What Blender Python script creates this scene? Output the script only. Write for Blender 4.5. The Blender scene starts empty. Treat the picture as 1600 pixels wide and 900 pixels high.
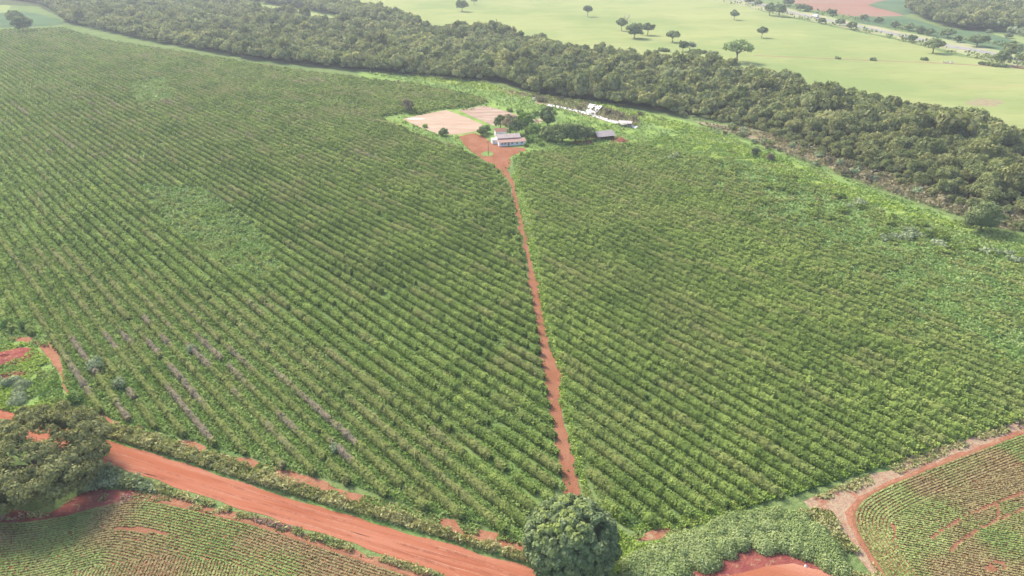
import bpy, math, random
import numpy as np

C = bpy.context.scene
# ------------------------------------------------------------------ camera, sky, sun, exposure
F_PX, PITCH, CAM_H = 1067.0, math.radians(27.5), 100.0
cam_d = bpy.data.cameras.new('camera'); cam = bpy.data.objects.new('camera', cam_d); C.collection.objects.link(cam)
cam_d.sensor_width = 36.0; cam_d.lens = 24.0; cam_d.clip_start = 0.5; cam_d.clip_end = 20000
cam.location = (0, 0, CAM_H); cam.rotation_euler = (math.pi/2 - PITCH, 0, 0)
C.camera = cam
SUN_EL = math.radians(44); SUN_AZ = math.radians(-42)           # azimuth from +Y, towards -X: beyond and to the left
w = bpy.data.worlds.new('World'); C.world = w; w.use_nodes = True
nt = w.node_tree; nt.nodes.clear()
sky = nt.nodes.new('ShaderNodeTexSky'); sky.sky_type = 'NISHITA'; sky.sun_disc = False
sky.sun_elevation = SUN_EL; sky.sun_rotation = SUN_AZ; sky.air_density = 1.0; sky.dust_density = 3.0; sky.ozone_density = 1.0
bg = nt.nodes.new('ShaderNodeBackground'); bg.inputs['Strength'].default_value = 0.15
wo = nt.nodes.new('ShaderNodeOutputWorld')
nt.links.new(sky.outputs[0], bg.inputs['Color']); nt.links.new(bg.outputs[0], wo.inputs['Surface'])
sd = bpy.data.lights.new('sun', 'SUN'); sun = bpy.data.objects.new('sun', sd); C.collection.objects.link(sun)
sd.energy = 2.4; sd.angle = math.radians(12.0); sd.color = (1.0, 0.95, 0.86)
sun.rotation_euler = (math.pi/2 - SUN_EL, 0, math.pi - SUN_AZ) ; sun.location = (-200, 150, 300)
C.view_settings.view_transform = 'Standard'; C.view_settings.look = 'None'
C.view_settings.gamma = 1.0; C.view_settings.exposure = 1.24; C.view_settings.use_curve_mapping = False
C.cycles.max_bounces = 5; C.cycles.diffuse_bounces = 2; C.cycles.glossy_bounces = 1; C.cycles.transmission_bounces = 2
C.cycles.transparent_max_bounces = 4; C.cycles.volume_bounces = 0
C.cycles.use_denoising = True; C.cycles.denoising_input_passes = 'RGB_ALBEDO_NORMAL'

rng = np.random.default_rng(7); random.seed(7)
sP, cP = math.sin(PITCH), math.cos(PITCH)

def P(px, py, z=0.0):
    """pixel of the 1600x900 photograph -> point on the plane at height z"""
    px = np.asarray(px, float); py = np.asarray(py, float)
    u = (px-800)/F_PX; v = (450-py)/F_PX
    dx, dy, dz = u, v*sP + cP, v*cP - sP
    t = (z - CAM_H)/dz
    return np.stack([dx*t, dy*t], -1)
def W(pts): return P([p[0] for p in pts], [p[1] for p in pts])
def pix(x, y, z=0):
    x = np.asarray(x, float); y = np.asarray(y, float); rz = z-CAM_H
    fw = y*cP - rz*sP; up = y*sP + rz*cP
    return 800 + F_PX*x/fw, 450 - F_PX*up/fw
def slant(x, y): return np.sqrt(x*x + y*y + CAM_H**2)

def vhash(ix, iy, s):
    h = (ix.astype(np.int64)*374761393 + iy.astype(np.int64)*668265263 + s*1442695041) & 0xffffffff
    h = ((h ^ (h >> 13))*1274126177) & 0xffffffff
    return ((h ^ (h >> 16)) & 0xffffff)/float(0xffffff)
def vnoise(x, y, s=0):
    x = np.asarray(x, float); y = np.asarray(y, float)
    ix = np.floor(x); iy = np.floor(y); fx = x-ix; fy = y-iy
    fx = fx*fx*(3-2*fx); fy = fy*fy*(3-2*fy)
    a = vhash(ix, iy, s); b = vhash(ix+1, iy, s); c = vhash(ix, iy+1, s); d = vhash(ix+1, iy+1, s)
    return (a*(1-fx)+b*fx)*(1-fy) + (c*(1-fx)+d*fx)*fy
def inpoly(x, y, poly):
    x = np.asarray(x, float); y = np.asarray(y, float); ins = np.zeros(x.shape, bool); n = len(poly)
    for i in range(n):
        x1, y1 = poly[i]; x2, y2 = poly[(i+1) % n]
        if y1 == y2: continue
        c = ((y1 > y) != (y2 > y)) & (x < (x2-x1)*(y-y1)/(y2-y1)+x1)
        ins ^= c
    return ins
def seg_dist(x, y, line):
    """distance to a polyline, and which side"""
    best = np.full(x.shape, 1e9)
    for (ax, ay), (bx, by) in zip(line[:-1], line[1:]):
        dx, dy = bx-ax, by-ay; L = dx*dx+dy*dy
        t = np.clip(((x-ax)*dx+(y-ay)*dy)/L, 0, 1)
        best = np.minimum(best, np.hypot(x-ax-t*dx, y-ay-t*dy))
    return best

# ------------------------------------------------------------------ objects and properties
def link(o): C.collection.objects.link(o)
def tag(o, label=None, cat=None, group=None, kind=None):
    if label: o['label'] = label
    if cat: o['category'] = cat
    if group: o['group'] = group
    if kind: o['kind'] = kind
    return o
def empty(name, loc=(0, 0, 0), rz=0):
    o = bpy.data.objects.new(name, None); o.location = loc; o.rotation_euler = (0, 0, rz); link(o); return o
def mesh_np(name, V, Fq, mat, attrs=None, smooth=False):
    """V (n,3); Fq (m,k) faces of one size or a list of such arrays"""
    me = bpy.data.meshes.new(name)
    if not isinstance(Fq, list): Fq = [Fq]
    Fq = [np.asarray(f, np.int32) for f in Fq if len(f)]
    V = np.asarray(V, np.float32)
    me.vertices.add(len(V)); me.vertices.foreach_set('co', V.ravel())
    loops = np.concatenate([f.ravel() for f in Fq]); sizes = np.concatenate([np.full(len(f), f.shape[1], np.int32) for f in Fq])
    me.loops.add(len(loops)); me.loops.foreach_set('vertex_index', loops)
    me.polygons.add(len(sizes)); st = np.concatenate([[0], np.cumsum(sizes)[:-1]]).astype(np.int32)
    me.polygons.foreach_set('loop_start', st); me.polygons.foreach_set('loop_total', sizes)
    if smooth: me.polygons.foreach_set('use_smooth', np.ones(len(sizes), bool))
    for k, a in (attrs or {}).items():
        at = me.attributes.new(k, 'FLOAT', 'POINT'); at.data.foreach_set('value', np.asarray(a, np.float32))
    me.materials.append(mat); me.update(calc_edges=True); return me
def ob(name, me, parent=None, loc=None):
    o = bpy.data.objects.new(name, me); link(o)
    if parent: o.parent = parent
    if loc is not None: o.location = loc
    return o
def copy_tree(o, parent=None):
    c = o.copy(); link(c)
    if parent: c.parent = parent
    for ch in o.children: copy_tree(ch, c)
    return c
class MB:
    def __init__(s): s.v = []; s.f = []; s.n = 0
    def add(s, v, f):
        s.v += [tuple(p) for p in v]; s.f += [tuple(i+s.n for i in q) for q in f]; s.n += len(v); return s
    def box(s, x0, x1, y0, y1, z0, z1):
        return s.add([(x0,y0,z0),(x1,y0,z0),(x1,y1,z0),(x0,y1,z0),(x0,y0,z1),(x1,y0,z1),(x1,y1,z1),(x0,y1,z1)],
                     [(0,3,2,1),(4,5,6,7),(0,1,5,4),(1,2,6,5),(2,3,7,6),(3,0,4,7)])
    def prism(s, poly, axis, a, b):
        """polygon in the two other axes, extruded along axis from a to b"""
        n = len(poly); v = []
        for t in (a, b):
            for (p, q) in poly: v.append({'x': (t, p, q), 'y': (p, t, q), 'z': (p, q, t)}[axis])
        return s.add(v, [tuple(range(n))[::-1], tuple(range(n, 2*n))] + [(i, (i+1) % n, n+(i+1) % n, n+i) for i in range(n)])
    def tube(s, pts, rad, n=6):
        pts = [np.array(p, float) for p in pts]; v = []; f = []
        for i, p in enumerate(pts):
            d = pts[min(i+1, len(pts)-1)] - pts[max(i-1, 0)]; d /= np.linalg.norm(d)+1e-9
            a = np.cross(d, (0, 0, 1) if abs(d[2]) < .9 else (1, 0, 0)); a /= np.linalg.norm(a); b = np.cross(d, a)
            r = rad[i] if hasattr(rad, '__len__') else rad
            for k in range(n):
                t = 2*math.pi*k/n; v.append(tuple(p + r*(a*math.cos(t)+b*math.sin(t))))
        for i in range(len(pts)-1):
            for k in range(n): f.append((i*n+k, i*n+(k+1) % n, (i+1)*n+(k+1) % n, (i+1)*n+k))
        f.append(tuple(range(n))[::-1]); f.append(tuple(range((len(pts)-1)*n, len(pts)*n)))
        return s.add(v, f)
    def mesh(s, name, mat):
        me = bpy.data.meshes.new(name); me.from_pydata(s.v, [], s.f); me.materials.append(mat); me.update(); return me
    def build(s, name, mat, parent=None): return ob(name, s.mesh(name, mat), parent)

# ------------------------------------------------------------------ materials
def newmat(name):
    m = bpy.data.materials.new(name); m.use_nodes = True; t = m.node_tree; t.nodes.clear(); return m, t
def noise_n(t, vec, scale, detail=3, rough=.6):
    n = t.nodes.new('ShaderNodeTexNoise'); n.inputs['Scale'].default_value = scale
    n.inputs['Detail'].default_value = detail; n.inputs['Roughness'].default_value = rough
    t.links.new(vec, n.inputs['Vector']); return n.outputs['Fac']
def ramp_n(t, fac, stops):
    r = t.nodes.new('ShaderNodeValToRGB'); e = r.color_ramp.elements
    e[0].position, e[0].color = stops[0][0], (*stops[0][1], 1); e[1].position, e[1].color = stops[-1][0], (*stops[-1][1], 1)
    for p, c in stops[1:-1]: q = e.new(p); q.color = (*c, 1)
    t.links.new(fac, r.inputs[0]); return r.outputs[0]
def math_n(t, op, a, b=0.0, clamp=False):
    m = t.nodes.new('ShaderNodeMath'); m.operation = op; m.use_clamp = clamp
    for i, x in enumerate((a, b)):
        if isinstance(x, (int, float)): m.inputs[i].default_value = x
        else: t.links.new(x, m.inputs[i])
    return m.outputs[0]
def mix_n(t, fac, a, b, mode='MIX'):
    m = t.nodes.new('ShaderNodeMix'); m.data_type = 'RGBA'; m.blend_type = mode
    for s, x in ((m.inputs[0], fac), (m.inputs[6], a), (m.inputs[7], b)):
        if isinstance(x, (int, float)): s.default_value = x
        elif isinstance(x, tuple): s.default_value = (*x, 1)
        else: t.links.new(x, s)
    return m.outputs[2]
def attr_n(t, n):
    a = t.nodes.new('ShaderNodeAttribute'); a.attribute_name = n; return a.outputs['Fac']
def foliage(name, dark, mid, light, dry=(.24, .165, .125), big=.03, trans=.22, hue=None, olive=(.25, .265, .09)):
    m, t = newmat(name); geo = t.nodes.new('ShaderNodeNewGeometry'); pos = geo.outputs['Position']
    f = math_n(t, 'ADD', math_n(t, 'MULTIPLY', attr_n(t, 'tint'), .55), math_n(t, 'MULTIPLY', noise_n(t, pos, big, 3), .75))
    oi = t.nodes.new('ShaderNodeObjectInfo')
    f = math_n(t, 'ADD', f, math_n(t, 'MULTIPLY', math_n(t, 'SUBTRACT', oi.outputs['Random'], .5), .12))
    col = ramp_n(t, f, [(.32, dark), (.62, mid), (.92, light)])
    if hue:                                             # per tree: lean to a second colour
        h = math_n(t, 'FRACT', math_n(t, 'ADD', attr_n(t, 'hue'), oi.outputs['Random']))
        col = mix_n(t, math_n(t, 'MULTIPLY', math_n(t, 'POWER', h, 1.6), .85), col, mix_n(t, 1.0, col, hue, 'MULTIPLY'))
    dr = attr_n(t, 'dry')
    col = mix_n(t, math_n(t, 'MULTIPLY', dr, 2.0, True), col, olive)
    col = mix_n(t, math_n(t, 'SUBTRACT', math_n(t, 'MULTIPLY', dr, 2.0), 1.0, True), col, dry)
    d = t.nodes.new('ShaderNodeBsdfDiffuse'); tr = t.nodes.new('ShaderNodeBsdfTranslucent'); mx = t.nodes.new('ShaderNodeMixShader')
    t.links.new(col, d.inputs['Color']); t.links.new(mix_n(t, .5, col, mix_n(t, 1.0, col, (1.4, 1.5, .6), 'MULTIPLY')), tr.inputs['Color'])
    mx.inputs[0].default_value = trans; t.links.new(d.outputs[0], mx.inputs[1]); t.links.new(tr.outputs[0], mx.inputs[2])
    o = t.nodes.new('ShaderNodeOutputMaterial'); t.links.new(mx.outputs[0], o.inputs['Surface']); return m
def ground(name, layers, base, rough=.95, bump=0.0, bscale=1.0):
    """base colour, then layers (colour, noise scale, low, high, stretch xyz, rotation)"""
    m, t = newmat(name); geo = t.nodes.new('ShaderNodeNewGeometry'); pos = geo.outputs['Position']
    col = t.nodes.new('ShaderNodeRGB'); col.outputs[0].default_value = (*base, 1); col = col.outputs[0]
    for L in layers:
        c, sc, lo, hi = L[:4]; v = pos
        if len(L) > 4:
            mp = t.nodes.new('ShaderNodeMapping'); t.links.new(pos, mp.inputs['Vector'])
            mp.vector_type = 'TEXTURE'; mp.inputs['Rotation'].default_value[2] = L[5]; mp.inputs['Scale'].default_value = L[4]; v = mp.outputs[0]
        f = ramp_n(t, noise_n(t, v, sc, 4, .62), [(lo, (0, 0, 0)), (hi, (1, 1, 1))])
        if len(L) > 6: f = math_n(t, 'MULTIPLY', f, L[6])
        col = mix_n(t, f, col, c)
    p = t.nodes.new('ShaderNodeBsdfDiffuse'); t.links.new(col, p.inputs['Color'])
    if bump:
        b = t.nodes.new('ShaderNodeBump'); b.inputs['Strength'].default_value = bump; b.inputs['Distance'].default_value = .5
        t.links.new(noise_n(t, pos, bscale, 4), b.inputs['Height']); t.links.new(b.outputs[0], p.inputs['Normal'])
    o = t.nodes.new('ShaderNodeOutputMaterial'); t.links.new(p.outputs[0], o.inputs['Surface']); return m
def solid(name, c, c2=None, scale=3.0, rough=.8):
    m, t = newmat(name); p = t.nodes.new('ShaderNodeBsdfPrincipled'); p.inputs['Roughness'].default_value = rough
    geo = t.nodes.new('ShaderNodeTexCoord')
    t.links.new(ramp_n(t, noise_n(t, geo.outputs['Object'], scale, 4), [(.35, c), (.7, c2 or tuple(x*.75 for x in c))]), p.inputs['Base Color'])
    o = t.nodes.new('ShaderNodeOutputMaterial'); t.links.new(p.outputs[0], o.inputs['Surface']); return m
def roofing(name, c, c2, pitch=.25):
    m, t = newmat(name); p = t.nodes.new('ShaderNodeBsdfPrincipled'); p.inputs['Roughness'].default_value = .9
    tc = t.nodes.new('ShaderNodeTexCoord'); wv = t.nodes.new('ShaderNodeTexWave'); wv.bands_direction = 'X'
    wv.inputs['Scale'].default_value = 1/pitch*.32; wv.inputs['Distortion'].default_value = .4; t.links.new(tc.outputs['Object'], wv.inputs['Vector'])
    col = ramp_n(t, noise_n(t, tc.outputs['Object'], .9, 5, .7), [(.3, c), (.7, c2)])
    t.links.new(col, p.inputs['Base Color'])
    b = t.nodes.new('ShaderNodeBump'); b.inputs['Distance'].default_value = .08; t.links.new(wv.outputs['Fac'], b.inputs['Height']); t.links.new(b.outputs[0], p.inputs['Normal'])
    o = t.nodes.new('ShaderNodeOutputMaterial'); t.links.new(p.outputs[0], o.inputs['Surface']); return m

RD = math.atan2(.726, -.688)                              # direction of the left rows
M = {}
M['coffee'] = foliage('coffee_leaves', (.096, .146, .036), (.180, .246, .058), (.31, .37, .098), dry=(.30, .245, .175), big=.035)
M['weed'] = foliage('weed_leaves', (.105, .180, .048), (.190, .285, .075), (.32, .39, .14), dry=(.36, .31, .17), big=.04)
M['weedpale'] = foliage('pale_weed_leaves', (.16, .23, .08), (.26, .34, .13), (.38, .44, .20), big=.05)
M['rowweed'] = foliage('row_weed_leaves', (.11, .19, .045), (.19, .29, .068), (.29, .38, .11), dry=(.30, .26, .15), big=.04)
M['lime'] = foliage('lime_grass', (.17, .27, .05), (.27, .37, .07), (.38, .45, .12), dry=(.38, .32, .15), big=.05)
M['drygrass'] = foliage('dry_grass', (.18, .21, .075), (.32, .32, .125), (.48, .44, .23), dry=(.36, .25, .20), big=.12)
M['cane'] = foliage('cane_leaves', (.17, .21, .11), (.26, .31, .16), (.42, .46, .29), dry=(.34, .28, .17), big=.1)
M['thick'] = foliage('thicket_leaves', (.16, .215, .075), (.255, .32, .115), (.38, .43, .19), big=.12)
M['soy'] = foliage('soy_leaves', (.16, .24, .07), (.25, .31, .10), (.35, .38, .15), olive=(.28, .265, .11), dry=(.34, .25, .13), big=.08)
M['forest'] = foliage('forest_leaves', (.090, .115, .045), (.170, .200, .080), (.29, .315, .145), big=.02, trans=.3, hue=(1.35, 1.18, 1.15))
M['tree'] = foliage('tree_leaves', (.085, .122, .055), (.16, .205, .085), (.29, .33, .15), big=.06, dry=(.24, .26, .05))
M['roundtree'] = foliage('round_tree_leaves', (.085, .120, .058), (.155, .205, .095), (.28, .33, .16), big=.06, dry=(.40, .42, .10), olive=(.28, .33, .10))
M['acacia'] = foliage('spreading_tree_leaves', (.145, .150, .060), (.22, .225, .09), (.33, .33, .15), big=.08)
M['scrub'] = foliage('scrub_leaves', (.15, .14, .085), (.25, .22, .13), (.36, .31, .20), big=.1)
M['bark'] = solid('bark', (.20, .16, .13), (.11, .09, .07), 6)
M['palebark'] = solid('pale_bark', (.42, .38, .33), (.25, .22, .19), 6)
G = {}
G['base'] = ground('open_ground', [((.17, .22, .08), .012, .35, .65), ((.10, .16, .05), .05, .5, .7), ((.09, .13, .04), 1.2, .48, .62, (1, 1, 1), 0, .8)], (.15, .20, .07), bump=.8)
G['leftfield'] = ground('left_field_ground', [((.15, .22, .065), .05, .35, .65, (6, 1, 1), RD), ((.20, .27, .09), .5, .45, .7, (4, 1, 1), RD, .6), ((.34, .24, .13), .11, .6, .75, (3, 1, 1), RD, .6)], (.10, .16, .05), bump=.6, bscale=2)
G['rightfield'] = ground('right_field_ground', [((.15, .22, .065), .05, .35, .65), ((.20, .27, .09), .4, .45, .7), ((.32, .22, .12), .2, .64, .78)], (.10, .16, .05), bump=.6, bscale=2)
G['meadow'] = ground('meadow_ground', [((.24, .33, .08), .05, .40, .6), ((.12, .20, .055), .12, .5, .7), ((.25, .23, .12), .3, .6, .75), ((.09, .15, .04), 1.5, .52, .62, (1, 1, 1), 0, .8), ((.34, .38, .14), 2.3, .6, .7, (1, 1, 1), 0, .7)], (.17, .245, .075), bump=.8, bscale=1)
G['lime'] = ground('lime_ground', [((.28, .33, .08), .08, .4, .65), ((.17, .24, .07), .25, .55, .7), ((.15, .21, .06), 1.6, .54, .64, (1, 1, 1), 0, .8)], (.22, .29, .07), bump=.8)
G['pasture'] = ground('pasture_ground', [((0.290, 0.303, 0.121), .012, .35, .65, (3, 1, 1), .1), ((0.193, 0.242, 0.086), .006, .45, .6), ((0.298, 0.252, 0.117), .03, .55, .75, (5, 1, 1), .1, .5), ((0.175, 0.207, 0.070), .15, .52, .68, (4, 1, 1), .15, .5), ((0.298, 0.286, 0.132), .5, .55, .7, (3, 1, 1), .1, .4)], (0.232, 0.268, 0.097))
G['road'] = ground('road_dirt', [((0.364, 0.150, 0.089), .35, .4, .65, (14, 1, 1), -.33), ((0.245, 0.079, 0.043), .8, .5, .7, (20, 1, 1), -.33, .9), ((0.431, 0.212, 0.139), .08, .55, .75, (9, 1, 1), -.33), ((0.297, 0.089, 0.050), 4, .55, .75, (1, 1, 1), 0, .35)], (0.311, 0.106, 0.056), bump=.3, bscale=3)
G['path'] = ground('path_dirt', [((0.282, 0.131, 0.076), .15, .4, .6, (1, 2, 1), 0), ((0.190, 0.078, 0.045), 1.6, .5, .75, (1, 1, 1), 0, .6), ((0.162, 0.158, 0.056), .8, .64, .7)], (0.239, 0.098, 0.054), bump=.5, bscale=3)
G['soil'] = ground('bare_soil', [((0.329, 0.153, 0.092), .4, .4, .6), ((0.199, 0.131, 0.068), 1.2, .5, .7), ((0.291, 0.238, 0.138), .3, .6, .7)], (0.260, 0.107, 0.061), bump=.5, bscale=2)
G['cropsoil'] = ground('crop_soil', [((.27, .13, .075), .12, .4, .6), ((.17, .08, .045), .8, .5, .7)], (.225, .10, .056), bump=.4, bscale=3)
G['darksoil'] = ground('dark_red_soil', [((.25, .08, .06), .4, .4, .6), ((.30, .22, .11), .9, .55, .7)], (.20, .055, .048), bump=.5, bscale=2)
G['strawsoil'] = ground('straw_covered_soil', [((0.342, 0.257, 0.162), .8, .4, .6), ((0.291, 0.120, 0.073), .25, .5, .68), ((0.222, 0.171, 0.128), 2.0, .55, .7)], (0.308, 0.196, 0.132), bump=.6, bscale=2)
G['patio'] = ground('patio_concrete', [((.40, .30, .215), .18, .35, .6, (4, 1, 1), .1), ((.27, .215, .165), .6, .58, .68, (6, 1, 1), .1), ((.44, .35, .27), .1, .6, .75)], (.345, .235, .165))
G['patio2'] = ground('worn_patio_concrete', [((0.390, 0.309, 0.235), .2, .45, .6, (5, 1, 1), .1), ((0.222, 0.174, 0.114), .35, .52, .62, (6, 1, 1), .1)], (0.322, 0.215, 0.162))
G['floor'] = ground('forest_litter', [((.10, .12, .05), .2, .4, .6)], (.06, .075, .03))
G['scrubland'] = ground('dry_scrub_ground', [((0.300, 0.248, 0.140), .3, .4, .6), ((0.200, 0.238, 0.100), .12, .5, .65)], (0.240, 0.184, 0.120), bump=.5)
G['redfield'] = ground('red_ploughed_soil', [((0.260, 0.151, 0.109), .02, .4, .6, (6, 1, 1), -.2), ((0.217, 0.167, 0.101), .05, .5, .7, (8, 1, 1), -.2)], (0.260, 0.123, 0.087))
G['darkcrop'] = ground('dark_crop_ground', [((.10, .15, .07), .02, .4, .6)], (.07, .12, .06))
G['asphalt'] = ground('asphalt', [((.30, .28, .25), .2, .4, .6)], (.22, .21, .20))

# ------------------------------------------------------------------ the ground: one base sheet and thin sheets above it
def sheet(name, pts, z, mat, jitter=.5, step=2.0, world=False, wav=5.0, seed=1):
    w_ = np.array(pts, float) if world else W(pts)
    out = []
    for i in range(len(w_)):
        a, b = w_[i], w_[(i+1) % len(w_)]; n = int(min(80, max(1, np.hypot(*(b-a))/step)))
        for k in range(n): out.append(a + (b-a)*k/n)
    o = np.array(out)
    if jitter:
        jx = (vnoise(o[:, 0]/wav, o[:, 1]/wav, seed)-.5)*2 + (vnoise(o[:, 0]/wav*3.1, o[:, 1]/wav*3.1, seed+1)-.5)
        jy = (vnoise(o[:, 0]/wav, o[:, 1]/wav, seed+2)-.5)*2 + (vnoise(o[:, 0]/wav*3.1, o[:, 1]/wav*3.1, seed+3)-.5)
        o = o + jitter*np.stack([jx, jy], -1)
    me = bpy.data.meshes.new(name)
    # make the winding face up
    ar = np.sum(o[:, 0]*np.roll(o[:, 1], -1) - np.roll(o[:, 0], -1)*o[:, 1])
    if ar < 0: o = o[::-1]
    me.from_pydata([(p[0], p[1], z) for p in o], [], [tuple(range(len(o)))]); me.materials.append(mat); me.update()
    s = ob(name, me); s['kind'] = 'structure'; return s

n = 24; gx = np.linspace(-7000, 7000, n+1)
GV = np.array([(x, y, 0) for y in gx for x in gx]); GF = np.array([(j*(n+1)+i, j*(n+1)+i+1, (j+1)*(n+1)+i+1, (j+1)*(n+1)+i) for j in range(n) for i in range(n)])
ob('ground', mesh_np('ground', GV, GF, G['base']))['kind'] = 'structure'

LEFT = [(-330, 50), (0, 47), (100, 44), (160, 62), (300, 84), (450, 108), (560, 122), (640, 131), (700, 142), (752, 155), (762, 160), (735, 168), (680, 172), (655, 180), (628, 178), (596, 183), (606, 194), (640, 206), (690, 222), (716, 233), (742, 247), (772, 262), (790, 285), (800, 315), (808, 360), (818, 410), (830, 470), (842, 530), (850, 590), (862, 650), (870, 700), (876, 745), (860, 790), (838, 838), (790, 836), (745, 818), (690, 806), (640, 790), (560, 762), (500, 745), (440, 735), (400, 716), (350, 704), (300, 688), (240, 672), (180, 655), (120, 632), (100, 600), (96, 560), (70, 528), (0, 518), (-330, 470)]
RIGHT = [(812, 243), (870, 236), (930, 230), (1000, 226), (1060, 240), (1120, 252), (1190, 262), (1300, 300), (1400, 340), (1500, 376), (1600, 405), (1760, 455), (1760, 600), (1600, 655), (1500, 690), (1400, 722), (1300, 755), (1230, 778), (1170, 790), (1120, 800), (1080, 812), (1010, 828), (960, 812), (930, 770), (908, 720), (895, 670), (884, 610), (872, 555), (858, 500), (848, 440), (838, 380), (826, 320), (812, 280)]
ROAD = [(-330, 545), (-60, 622), (60, 655), (145, 683), (225, 706), (300, 729), (400, 762), (532, 802), (650, 835), (800, 880), (880, 903), (960, 925), (1000, 990), (900, 970), (695, 898), (607, 867), (512, 837), (400, 805), (325, 780), (232, 747), (170, 728), (60, 690), (-60, 655), (-330, 575)]
PATHP = [(760, 255), (790, 262), (802, 282), (811, 320), (821, 365), (832, 410), (843, 455), (849, 500), (862, 545), (879, 590), (874, 620), (885, 660), (893, 700), (901, 735), (911, 772), (916, 800), (890, 800), (874, 740), (870, 700), (862, 660), (852, 610), (843, 560), (838, 520), (828, 460), (822, 410), (812, 360), (802, 310), (794, 280), (775, 262)]

sheet('meadow', [(560, 112), (700, 122), (800, 138), (900, 158), (1000, 172), (1100, 196), (1200, 232), (1350, 290), (1500, 345), (1620, 375), (1900, 460), (1900, 520), (1600, 430), (1300, 330), (1180, 285), (1000, 250), (820, 250), (700, 240), (600, 190), (560, 150)], .01, G['meadow'], 2, 6)
sheet('left_field', LEFT, .02, G['leftfield'], .8, 3)
sheet('right_field', RIGHT, .03, G['rightfield'], .8, 3)
sheet('lime_grass_strip', [(640, 121), (700, 121), (760, 130), (830, 150), (930, 158), (1000, 176), (1080, 196), (1150, 222), (1230, 252), (1320, 288), (1420, 325), (1500, 352), (1500, 361), (1400, 333), (1300, 302), (1200, 268), (1130, 234), (1060, 206), (1000, 187), (930, 170), (850, 160), (760, 142), (700, 131)], .04, G['lime'], 1.5, 5)
sheet('lime_lawn', [(1020, 214), (1080, 207), (1150, 230), (1190, 240), (1130, 250), (1060, 240), (1010, 226)], .05, G['lime'], 1.5, 4)
sheet('dry_scrub_ground', [(1080, 190), (1150, 208), (1250, 245), (1350, 280), (1450, 316), (1540, 350), (1640, 366), (1640, 300), (1500, 280), (1350, 240), (1200, 200)], .045, G['scrubland'], 2, 6)
sheet('scrub_bank', [(836, 152), (880, 155), (930, 163), (985, 182), (1000, 192), (1000, 199), (975, 197), (930, 185), (880, 172), (838, 161)], .06, G['scrubland'], 1, 4)
sheet('scrub_bank', [(775, 139), (800, 141), (830, 148), (850, 154), (815, 151), (785, 146)], .06, G['scrubland'], 1, 4)
sheet('pasture', [(440, 8), (520, 16), (640, 40), (660, 52), (750, 52), (830, 60), (880, 81), (950, 95), (1050, 107), (1130, 119), (1200, 131), (1330, 157), (1465, 191), (1600, 221), (1900, 270), (1900, 160), (1600, 104), (1560, 97), (1500, 88), (1400, 62), (1300, 42), (1200, 20), (1150, 6), (1100, -4), (900, -30), (500, -30), (380, -20)], .05, G['pasture'], 2, 15)
sheet('pasture_clearing', [(392, 4), (440, 10), (520, 26), (560, 34), (560, 39), (500, 34), (440, 22), (395, 12)], .05, G['pasture'], 2, 10)
sheet('highway', [(1100, -12), (1180, 3), (1236, 18), (1305, 33), (1375, 46.5), (1437, 60), (1487, 71), (1532, 78), (1600, 93), (1750, 122), (1750, 127), (1600, 97), (1532, 82), (1487, 75), (1437, 63.5), (1375, 50), (1305, 36), (1236, 21), (1180, 6), (1100, -9)], .35, G['asphalt'], 0, 20)
sheet('roadside_strip', [(1100, -14), (1250, 17), (1400, 48), (1540, 72), (1620, 90), (1750, 118), (1750, 132), (1560, 97), (1500, 84), (1400, 60), (1300, 40), (1200, 18), (1100, -4)], .15, ground('roadside_verge', [((.24, .28, .12), .05, .4, .6), ((.40, .30, .20), .04, .52, .66)], (.30, .30, .16)), 3, 15)
sheet('ploughed_field', [(1228, -6), (1240, 6), (1270, 15), (1330, 25), (1403, 27), (1412, 24), (1380, 15), (1357, 9), (1370, 4), (1400, 0), (1400, -12), (1200, -14)], .22, G['redfield'], 2, 20)
sheet('dark_crop_field', [(1412, 24), (1380, 15), (1357, 8), (1370, 3), (1400, -2), (1440, -2), (1425, 20)], .26, G['darkcrop'], 2, 20)
sheet('dark_crop_field', [(1330, 27), (1412, 25), (1470, 43), (1540, 49), (1600, 68), (1760, 104), (1760, 122), (1600, 88), (1540, 74), (1480, 62), (1410, 46), (1340, 36)], .24, G['darkcrop'], 2, 20)
sheet('pale_field', [(1510, -2), (1540, 6), (1600, 24), (1760, 50), (1760, -30), (1500, -30)], .1, G['pasture'], 2, 20)
sheet('pasture_strip', [(1530, 50), (1600, 58), (1760, 84), (1760, 100), (1600, 69), (1560, 56)], .28, G['pasture'], 1, 20)
sheet('worn_patch', [(1505, 158), (1530, 153), (1560, 157), (1575, 163), (1540, 166), (1510, 163)], .1, G['scrubland'], 2, 4)
sheet('worn_patch', [(1575, 98), (1640, 104), (1640, 112), (1585, 106)], .1, G['redfield'], 2, 6)
sheet('cattle_track', [(1178, 86.2), (1300, 91.4), (1400, 95.6), (1480, 98.6), (1560, 103.6), (1620, 108), (1620, 109), (1560, 104.7), (1480, 99.6), (1400, 96.5), (1300, 92.3), (1178, 87)], .1, G['redfield'], .5, 6)
sheet('dark_crop_field', [(-330, 22), (0, 20), (40, 18), (95, 30), (100, 38), (80, 40), (0, 43), (-330, 46)], .06, G['darkcrop'], 2, 20)
sheet('pale_field', [(-330, -6), (0, 5), (16, 9), (14, 19), (0, 21), (-330, 20)], .05, G['pasture'], 2, 20)
sheet('forest_floor', [(-330, -6), (60, 10), (100, 31), (160, 43), (300, 73), (450, 97), (550, 107), (650, 116), (770, 126), (850, 149), (950, 160), (1050, 173), (1100, 185), (1170, 197), (1280, 241), (1400, 287), (1500, 319), (1620, 336), (1900, 400), (1900, 270), (1600, 219), (1465, 189), (1330, 155), (1200, 129), (1050, 105), (880, 79), (750, 52), (640, 44), (560, 38), (480, 30), (400, 12), (420, -20), (-330, -40)], .07, G['floor'], 2, 8)
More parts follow.
